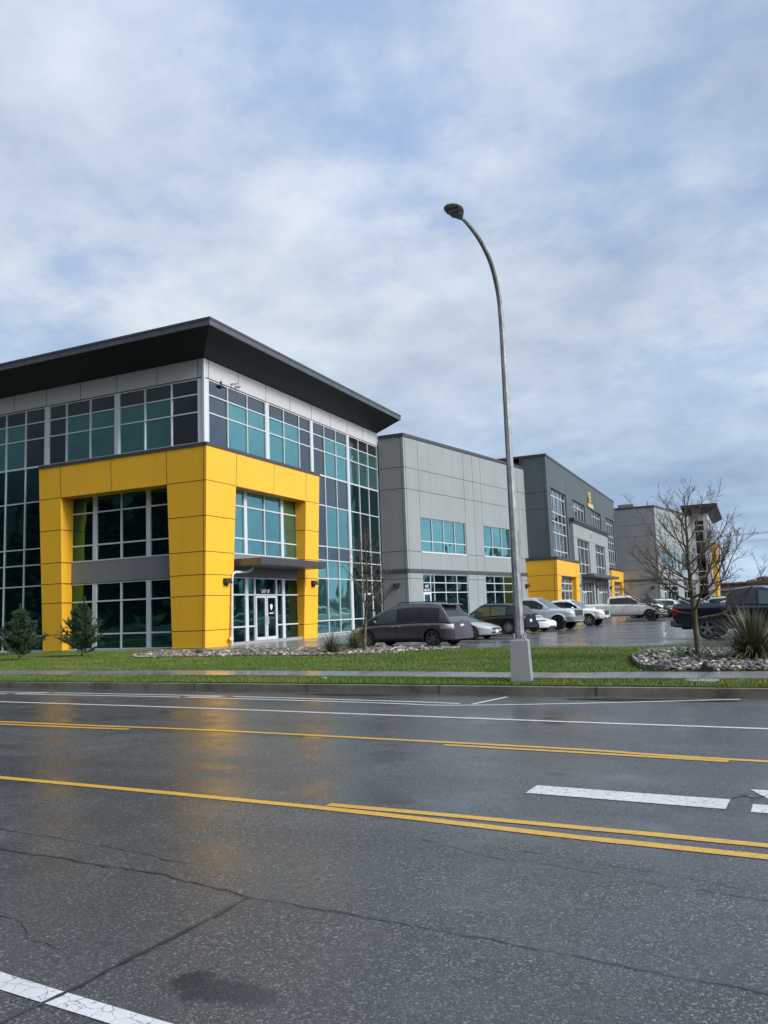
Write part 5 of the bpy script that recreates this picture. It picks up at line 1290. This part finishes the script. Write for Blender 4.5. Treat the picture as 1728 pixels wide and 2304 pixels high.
SEDAN = dict(L=4.69,W=1.85,wb=2.87,fo=0.86,wr=0.335,sill=0.2,crown=0.06,mat=P_white,nf=0.95,kf=0.36,lf=0.5,bz=0.5,
  top=[(-2.34,0.90),(-1.9,0.97),(-0.5,0.94),(0.8,0.90),(1.3,0.84),(1.9,0.72),(2.34,0.58)],roof=[(-2.0,0.95),(-1.2,1.30),(-0.5,1.42),(0.1,1.44),(0.4,1.38),(1.4,0.86)],
  win=[(-1.35,-0.5),(-0.42,0.9)],ws=0.38,rear=-0.7,rw=0.78,seams=[-0.46,0.95],handles=[-1.0,-0.1],head=(0.60,0.10,0.60,0.70),hskew=(-0.02,-0.05),headd=True,tail=(0.02,0.4,0.74,0.86),grille=[(0.5,0.24,0.31,0.0)],spokes=10,rimm='rimd')
SEDAN['top'][-1] = (2.345,0.60)
def PK(**k):
    d = dict(L=5.9,W=2.03,wb=3.68,fo=0.97,wr=0.42,sill=0.46,crown=0.07,nf=0.55,kf=0.20,nr=0.2,kr=0.05,lf=0.10,lr=0.02,arch=1.18,tw=0.27,bz=0.8,
      top=[(-2.95,1.36),(-1.02,1.36),(-0.98,1.36),(0.0,1.33),(1.25,1.30),(1.6,1.29),(2.5,1.24),(2.95,1.10)],
      roof=[(-1.0,1.32),(-0.92,1.72),(-0.80,1.88),(-0.2,1.95),(0.35,1.94),(0.62,1.86),(1.42,1.28)],
      win=[(-0.78,0.02),(0.10,1.05)],ws=0.60,rear=-0.82,rw=0.80,seams=[-0.98,0.06,1.12],handles=[-0.75,0.20],bed=(-2.85,-1.05),
      head=(0.42,0.02,0.90,1.14),tail=(0.0,0.16,1.02,1.30),grille=[(0.62,0.80,1.14,0.01)],gbars=3,spokes=6,rimm='rimd',bumpf=(0.56,0.76,'chrome'),bumpr=(0.52,0.74,'chrome'),rplate=0.0,clad=0.0,mirm='trim',hm='trim',
      g=[0.93,0.97,0.99,1.0,1.0,1.0,0.995,0.99,0.98,0.96,0.91])
    d.update(k); return d
PSILVER = PK(mat=P_lsilver,rimm='rimd',gbm='rimg',bumpf=(0.56,0.76,'rim'),extra=[flares],fpaint=True,fplate=0.60)
PWHITE = PK(L=5.4,W=1.91,wb=3.24,fo=0.98,wr=0.395,sill=0.44,mat=P_wmud,nf=0.7,kf=0.30,lf=0.22,
  top=[(-2.7,1.25),(-1.12,1.25),(-1.08,1.24),(0,1.20),(1.15,1.17),(1.5,1.16),(2.3,1.08),(2.7,0.94)],roof=[(-1.05,1.20),(-0.95,1.60),(-0.82,1.74),(-0.2,1.79),(0.25,1.78),(0.5,1.70),(1.3,1.14)],
  win=[(-0.75,-0.02),(0.06,0.95)],seams=[-1.04,0.02,1.0],handles=[-0.75,0.14],bed=(-2.6,-1.12),ws=0.48,rear=-0.84,head=(0.5,0.04,0.82,0.98),tail=(0,0.16,0.92,1.18),grille=[(0.48,0.72,0.98,0.01),(0.6,0.44,0.56,0)],gbars=0,bumpf=None,rimm='rim',extra=[flares,hoodscoop],fpaint=True,mirm=None,fplate=0.50)
PBEIGE = PK(L=6.6,W=2.06,wb=4.35,fo=1.0,mat=P_beige,rimm='rimd',
  top=[(-3.3,1.40),(-1.0,1.40),(-0.9,1.38),(0.3,1.36),(1.5,1.33),(2.0,1.32),(2.9,1.26),(3.3,1.12)],roof=[(-0.95,1.34),(-0.88,1.74),(-0.75,1.90),(0.0,1.97),(0.7,1.96),(0.98,1.88),(1.78,1.31)],
  win=[(-0.72,0.25),(0.33,1.4)],seams=[-0.95,0.29,1.5],handles=[-0.5,0.45],bed=(-3.2,-1.0),ws=0.97,rear=-0.77,gbars=2,bumpf=(0.56,0.78,'lampc'),tail=(0.0,0.14,1.1,1.34))
PNAVY = PK(L=5.75,W=2.0,wb=3.55,fo=0.97,wr=0.40,sill=0.44,mat=P_navy,rimm='rim',spokes=5,
  top=[(-2.87,1.36),(-1.0,1.36),(-0.95,1.34),(0,1.30),(1.2,1.27),(1.55,1.26),(2.4,1.2),(2.875,1.05)],roof=[(-0.95,1.30),(-0.90,1.66),(-0.74,1.84),(-0.1,1.90),(0.35,1.89),(0.62,1.80),(1.42,1.24)],
  win=[(-0.82,0.12),(0.20,1.05)],clear=[(0.20,1.05)],seams=[-0.93,0.16,1.1],handles=[-0.72,0.3],bumpr=(0.50,0.76,'rimg'),tail=(0.0,0.22,0.92,1.22))
A = R
gp1 = 'cars and trucks parked along the building'
vehicle('minivan', 'plum grey minivan with roof rails parked nose in by the left sapling', gp1, MINI, ('r', 1, -11.76, 30.36), A(172), 'minivan')
vehicle('coupe', 'low silver coupe with amber headlight half hidden behind the minivan', gp1, COUPE, ('f', -1, -12.15, 36.5), A(-9))
vehicle('suv', 'dark blue crossover with multi spoke wheels behind the silver coupe', gp1, SUV, ('r', 1, -12.2, 43.0), A(172))
vehicle('sedan', 'white electric sedan with smooth nose behind the lamp post', gp1, SEDAN, ('f', -1, -11.5, 45.6), A(-9))
vehicle('pickup_truck', 'light silver pickup truck with black wheels between white sedan and muddy white pickup', gp1, PSILVER, ('f', -1, -10.55, 48.0), A(-9), 'pickup truck')
vehicle('pickup_truck', 'white pickup truck spattered with mud behind its front wheel', gp1, PWHITE, ('f', -1, -9.9, 54.2), A(-8), 'pickup truck')
vehicle('pickup_truck', 'long pearl beige crew cab pickup below the entrance canopy', gp1, PBEIGE, ('f', -1, -7.2, 65.0), A(-3), 'pickup truck')
vehicle('pickup_truck', 'dark navy pickup truck with pale rear bumper behind the right bare tree', 'trucks near the right edge', PNAVY, ('r', -1, -1.58, 32.75), A(-9), 'pickup truck')
D = dict(SUV, mat=P_black); vehicle('suv', 'black car directly beyond the beige pickup nose', gp1, D, ('f', -1, -7.0, 75.5), A(-6))
D = dict(SUV, mat=P_white, rimm='rimd'); vehicle('suv', 'white crossover with red tail light beyond the beige pickup', gp1, D, ('r', 1, -7.0, 78.5), A(175))
D = dict(SEDAN, mat=P_black); vehicle('sedan', 'black sedan left of the tree trunk in the far row', gp1, D, ('f', -1, -5.0, 84), A(-6))
D = dict(SUV, mat=P_silver); vehicle('suv', 'silver crossover in the far row just left of the tree trunk', gp1, D, ('f', -1, -4.0, 92), A(-6))
D = dict(SUV, mat=P_white); vehicle('suv', 'white crossover in the far row just right of the tree trunk', 'cars in the far row', D, ('r', -1, -3.3, 84), A(-20))
D = dict(SEDAN, mat=P_white); vehicle('sedan', 'white sedan glimpsed between tree trunk and navy pickup cab', 'cars in the far row', D, ('r', -1, -2.2, 66), A(-14))
# ------------------------------------------------------------------ far background
M['brown'] = attr_mat('winter_wood', 0.9, 1.0, 3, 0.2)
def wood(name, x0, x1, y, depth, h0, h1, n, cols, label, cs=1.2, z0=0.0):
    N = n; px = rng.uniform(x0,x1,N); py = y+rng.uniform(0,depth,N)
    hh = h0+(h1-h0)*(0.5+0.5*np.sin(px*0.045+np.sin(px*0.13)*1.3))*rng.uniform(0.8,1.0,N)
    pz = z0+hh*rng.random(N)**0.8
    a = rng.normal(size=(N,3)); a /= np.linalg.norm(a,axis=1)[:,None]; b = np.cross(a, rng.normal(size=(N,3))); b /= np.linalg.norm(b,axis=1)[:,None]
    s = cs*rng.uniform(0.4,1.2,N)[:,None]; c = np.stack([px,py,pz],1)
    V = np.stack([c-a*s*0.6, c+b*s*0.6, c+a*s*0.7+b*s*0.2],1).reshape(-1,3)
    T = np.array(cols)[rng.integers(0,len(cols),N)]*rng.uniform(0.6,1.3,(N,1))
    o = np_mesh(name, V, np.arange(3*N).reshape(-1,3), M['brown'], tint=T); tag(o, label, 'trees', kind='stuff'); return o
wood('winter_woodland', -60, 140, 330, 30, 6.5, 9.5, 26000, [(0.13,0.075,0.06),(0.16,0.10,0.08),(0.10,0.065,0.05),(0.09,0.085,0.06)], 'far reddish brown winter woodland on the right horizon', 1.3)
wood('hedge', -7, 60, 146, 2.5, 1.6, 2.1, 9000, [(0.03,0.045,0.025),(0.05,0.05,0.03),(0.07,0.05,0.035)], 'dark low hedge at the far end of the parking lot', 0.35)
def shed(name, x0, x1, y0, y1, h, wm, rm, label, eave=0.6):
    B = empty(name); tag(B, label, 'building', 'low sheds on the right horizon')
    mb = MB(); mb.box(x0,x1,y0,y1,0,h); mb.build('wall', wm, B)
    mb = MB(); xm = (x0+x1)/2; mb.box(x0-0.4,x1+0.4,y0-0.5,y1,h,h+eave); mb.build('roof', rm, B)
    F = Fr((x0,y0), u=(1,0), n=(0,-1)); k = 0
    while x0+3+k*9 < x1-4:
        mb = MB(); fbox(mb, F, 3+k*9, 7+k*9, -0.05, 0.06, 0.3, h*0.62); mb.build('shutter_door', M['band'], B); k += 1
M['rroof'] = simple('rusty_roof', (0.20,0.10,0.075), 0.8, var=0.25, vscale=0.3)
shed('warehouse', -16, 6, 215, 240, 3.4, M['band'], M['grey2'], 'low grey warehouse with pale roof edge on the right horizon')
shed('warehouse', 7, 60, 180, 205, 4.2, M['grey1'], M['upanel'], 'nearer pale roofed warehouse at the right frame edge')
shed('shed', -22, 9, 270, 285, 5.8, M['rroof'], M['rroof'], 'long rust coloured shed behind the grey warehouse', 0.5)
# fence at the end of the lot
fb = empty('chain_fence', (0,143,0.1)); tag(fb, 'dark thin fence at the far end of the parking lot', 'fence')
for i in range(22):
    mb = MB(); mb.tube([(-7+i*3,0,0),(-7+i*3,0,1.9)], 0.05, 6); mb.build('post', M['black'], fb)
mb = MB(); mb.tube([(-7,0,1.85),(56,0,1.85)], 0.03, 5); mb.tube([(-7,0,1.0),(56,0,1.0)], 0.02, 5); mb.build('rail', M['black'], fb)
# power lines and poles carrying them
for (px, py, lab) in ((-40, 230, 'wooden utility pole behind the far tower'), (45, 200, 'wooden utility pole right of the view')):
    p = empty('utility_pole', (px,py,0)); tag(p, lab, 'utility pole', 'poles of the power line')
    mb = MB(); mb.tube([(0,0,0),(0,0,20)], [0.2,0.13], 8); mb.build('pole', M['bark'], p, True)
    mb = MB(); mb.box(-0.1,0.1,-1.4,1.4,18.6,18.8); mb.box(-0.1,0.1,-1.1,1.1,16.8,17.0); mb.build('crossarm', M['bark'], p)
w = empty('power_line', (0,0,0)); tag(w, 'thin power lines crossing the sky behind the right bare tree', 'power line')
for (dy, z, sag) in ((-1.3,18.8,1.6),(0,18.8,1.9),(1.3,18.8,1.7),(-1,17.0,1.6),(1,17.0,1.9)):
    P = []
    for i in range(41):
        t = i/40; P.append((-40+85*t, 230-30*t+dy, z-sag*4*t*(1-t)))
    mb = MB(); mb.tube(P, 0.03, 4); mb.build('wire', M['black'], w)
# woodland across the street, mirrored in the glass
M['evergreen'] = attr_mat('evergreen_foliage', 0.8, 1.0, 1.2, 0.2)
def conifers(name, spots, label):
    V = []; T = []
    for (x, y, h) in spots:
        N = 1500; t = rng.random(N)**0.75; z = h*(0.06+0.94*t); rr = h*0.24*(1-t)**0.75*rng.uniform(0.3,1.08,N)+0.1; a = rng.uniform(0,2*np.pi,N)
        c = np.stack([x+rr*np.cos(a), y+rr*np.sin(a), z-0.12*rr],1)
        d = np.stack([np.cos(a),np.sin(a),np.full(N,-0.35)],1); sd = np.stack([-np.sin(a),np.cos(a),rng.uniform(-.3,.3,N)],1); s = h*0.045*rng.uniform(0.5,1.3,N)[:,None]
        V.append(np.stack([c-sd*s*0.7-d*s*0.5, c+sd*s*0.7-d*s*0.5, c+d*s],1).reshape(-1,3))
        T.append(np.array([(0.018,0.035,0.018)])*rng.uniform(0.5,1.6,(N,1)))
    V = np.concatenate(V); o = np_mesh(name, V, np.arange(len(V)).reshape(-1,3), M['evergreen'], tint=np.concatenate(T)); tag(o, label, 'trees', kind='stuff')
rr = random.Random(12)
conifers('evergreen_woodland', [(-110+i*2.9+rr.uniform(-1,1), -15-rr.uniform(0,12), rr.uniform(17,23)) for i in range(46)], 'tall dark evergreens across the street')
conifers('evergreen_woodland', [(34+rr.uniform(0,16), 40+i*4.6+rr.uniform(-1,1), rr.uniform(8,15)) for i in range(34)], 'evergreens along the far side of the parking lot')
def box_van(x, y, rz, label, col):
    v = empty('box_truck', (x,y,0), rz); tag(v, label, 'truck')
    mb = MB(); mb.box(-3.4,1.7,-1.15,1.15,1.0,3.5); mb.build('cargo_box', col, v)
    mb = MB(); mb.hexa([(1.8,-1.05,0.6),(3.8,-1.0,0.6),(3.8,1.0,0.6),(1.8,1.05,0.6),(1.8,-1.0,2.6),(2.9,-0.9,2.6),(2.9,0.9,2.6),(1.8,1.0,2.6)]); mb.build('cab', col, v)
    mb = MB(); mb.hexa([(2.2,-1.07,1.6),(3.2,-1.03,1.6),(3.2,1.03,1.6),(2.2,1.07,1.6),(2.2,-1.04,2.4),(2.85,-0.98,2.4),(2.85,0.98,2.4),(2.2,1.04,2.4)]); mb.build('side_window', M['cglass'], v)
    for a in (-2.2, 2.8):
        for s in (1,-1):
            mb = MB(); mb.lathe([(0,-0.14),(0.45,-0.14),(0.48,0),(0.45,0.14),(0,0.14)], 20, 'y', (a, s*0.95, 0.48)); mb.build('wheel', M['tyre'], v, True, 40)
box_van(-52, -12.4, 0.05, 'white box truck standing across the street, seen in the window reflection', P_white)
mb = MB(); mb.box(-80,80,-13.5,-9.5,-0.1,0.15); o = mb.build('verge_across', M['lawn']); tag(o, kind='structure')

# ------------------------------------------------------------------ sky, sun, camera
SUN_EL, SUN_AZ = 33.0, 98.0    # azimuth from +Y towards +X
w = bpy.data.worlds.new('World'); SC.world = w; w.use_nodes = True
nt = w.node_tree; N = nt.nodes; Lk = nt.links
for n_ in list(N): N.remove(n_)
class WT(NT):
    def __init__(s): s.t = nt; s.n = N; s.l = Lk
T_ = WT()
out = T_.node('ShaderNodeOutputWorld'); bg = T_.node('ShaderNodeBackground'); T_.link(bg.outputs[0], out.inputs[0])
sky = T_.node('ShaderNodeTexSky', sky_type='NISHITA', sun_disc=False, sun_elevation=R(SUN_EL), sun_rotation=R(SUN_AZ), altitude=50, air_density=1.0, dust_density=0.6, ozone_density=1.5)
tc = T_.node('ShaderNodeTexCoord').outputs['Generated']
sep = T_.node('ShaderNodeSeparateXYZ'); T_.link(tc, sep.inputs[0])
zc = T_.math('ADD', T_.math('MAXIMUM', sep.outputs['Z'], 0.0), 0.27)
cmb = T_.node('ShaderNodeCombineXYZ'); T_.link(T_.math('DIVIDE', sep.outputs['X'], zc), cmb.inputs[0]); T_.link(T_.math('DIVIDE', sep.outputs['Y'], zc), cmb.inputs[1])
P2 = cmb.outputs[0]
def off(v, o):
    a = T_.node('ShaderNodeVectorMath', operation='ADD'); T_.link(v, a.inputs[0]); a.inputs[1].default_value = o; return a.outputs[0]
cov = T_.noise(1.35, 7, 0.56, vec=off(P2, (33.1,9.7,1.4)), dist=0.0)
soft = T_.noise(0.75, 4, 0.5, vec=off(P2, (19.7,11.2,1.3)), dist=0.0)
det = T_.noise(3.6, 7, 0.6, vec=off(P2, (1.2,5.4,2.1)), dist=0.0)
c1 = T_.math('ADD', T_.math('MULTIPLY', cov, 0.7), T_.math('MULTIPLY', det, 0.3))
cloudmask = T_.ramp(c1, [(0.35,0.35),(0.42,0.68),(0.47,0.92),(0.54,1.0)])
# low in the sky the cover closes up
low_ = T_.ramp(sep.outputs['Z'], [(0.08,1.0),(0.34,0.6),(0.58,0.0)])
cloudmask = T_.math('MAXIMUM', cloudmask, T_.math('MULTIPLY', low_, 0.97))
shade = T_.math('ADD', T_.math('MULTIPLY', soft, 0.65), T_.math('MULTIPLY', det, 0.35))
ccol = T_.ramp(shade, [(0.32,(0.17,0.215,0.285)),(0.42,(0.225,0.275,0.345)),(0.50,(0.295,0.345,0.41)),(0.58,(0.375,0.42,0.47)),(0.68,(0.45,0.485,0.515))])
hor = T_.ramp(sep.outputs['Z'], [(0.0,(0.75,0.88,1.0)),(0.14,(0.86,0.93,1.0)),(0.34,(1.10,1.08,1.05)),(0.62,(0.92,0.93,0.97)),(0.9,(0.66,0.74,0.90))])
ccol = T_.mix(1.0, ccol, hor, 'MULTIPLY')
nb = T_.mix(1.0, sky.outputs[0], (0.10,0.10,0.10), 'MULTIPLY')
blue = T_.mix(0.8, nb, (0.105,0.20,0.40))
full = T_.mix(cloudmask, blue, ccol)
# heavier cloud behind the viewer and to the left, brighter towards the sun
dn = T_.node('ShaderNodeVectorMath', operation='DOT_PRODUCT'); T_.link(tc, dn.inputs[0]); dn.inputs[1].default_value = (0.55,0.83,0.0)
back = T_.ramp(T_.math('ADD', T_.math('MULTIPLY', dn.outputs['Value'], 0.5), 0.5), [(0.10,0.0),(0.38,0.12),(0.52,0.95),(1.0,1.0)])
back = T_.math('MAXIMUM', T_.math('MAXIMUM', back, T_.ramp(sep.outputs['Z'], [(0.32,0.0),(0.44,1.0),(0.8,1.1)])), 0.12)
full = T_.mix(1.0, full, back, 'MULTIPLY')
gl = T_.node('ShaderNodeVectorMath', operation='DOT_PRODUCT'); T_.link(tc, gl.inputs[0])
sd = Vector((math.sin(R(SUN_AZ))*math.cos(R(SUN_EL)), math.cos(R(SUN_AZ))*math.cos(R(SUN_EL)), math.sin(R(SUN_EL)))); gl.inputs[1].default_value = sd
glow = T_.ramp(gl.outputs['Value'], [(0.40,0.0),(0.70,0.12),(0.88,0.5),(0.99,1.6)])
full = T_.mix(1.0, full, T_.mix(1.0, glow, (0.9,0.92,0.95), 'MULTIPLY'), 'ADD')
T_.link(full, bg.inputs['Color']); bg.inputs['Strength'].default_value = 1.0
sun = bpy.data.lights.new('sun', 'SUN'); sun.energy = 1.3; sun.angle = R(14); sun.color = (1.0,0.96,0.90)
so = bpy.data.objects.new('sun', sun); COL.objects.link(so); so.rotation_euler = (-sd).to_track_quat('-Z','Y').to_euler()

cam = bpy.data.cameras.new('camera'); co = bpy.data.objects.new('camera', cam); COL.objects.link(co)
f_, pi_, ro_, ya_ = 1794.746, 0.122996, -0.0376215, 0.42489
fw = Vector((-math.sin(ya_)*math.cos(pi_), math.cos(ya_)*math.cos(pi_), math.sin(pi_)))
r_ = Vector((math.cos(ya_), math.sin(ya_), 0)); u_ = r_.cross(fw)
r2 = r_*math.cos(ro_)+u_*math.sin(ro_); u2 = -r_*math.sin(ro_)+u_*math.cos(ro_)
co.matrix_world = Matrix(((r2.x,u2.x,-fw.x,0),(r2.y,u2.y,-fw.y,0),(r2.z,u2.z,-fw.z,1.65),(0,0,0,1)))
cam.sensor_fit = 'HORIZONTAL'; cam.sensor_width = 36; cam.lens = 36*f_/1728; cam.clip_end = 6000; cam.clip_start = 0.05
SC.camera = co
SC.view_settings.view_transform = 'Standard'; SC.view_settings.look = 'None'; SC.view_settings.exposure = 0.95; SC.view_settings.gamma = 1
SC.cycles.use_denoising = True; SC.cycles.max_bounces = 6; SC.cycles.caustics_reflective = False; SC.cycles.caustics_refractive = False
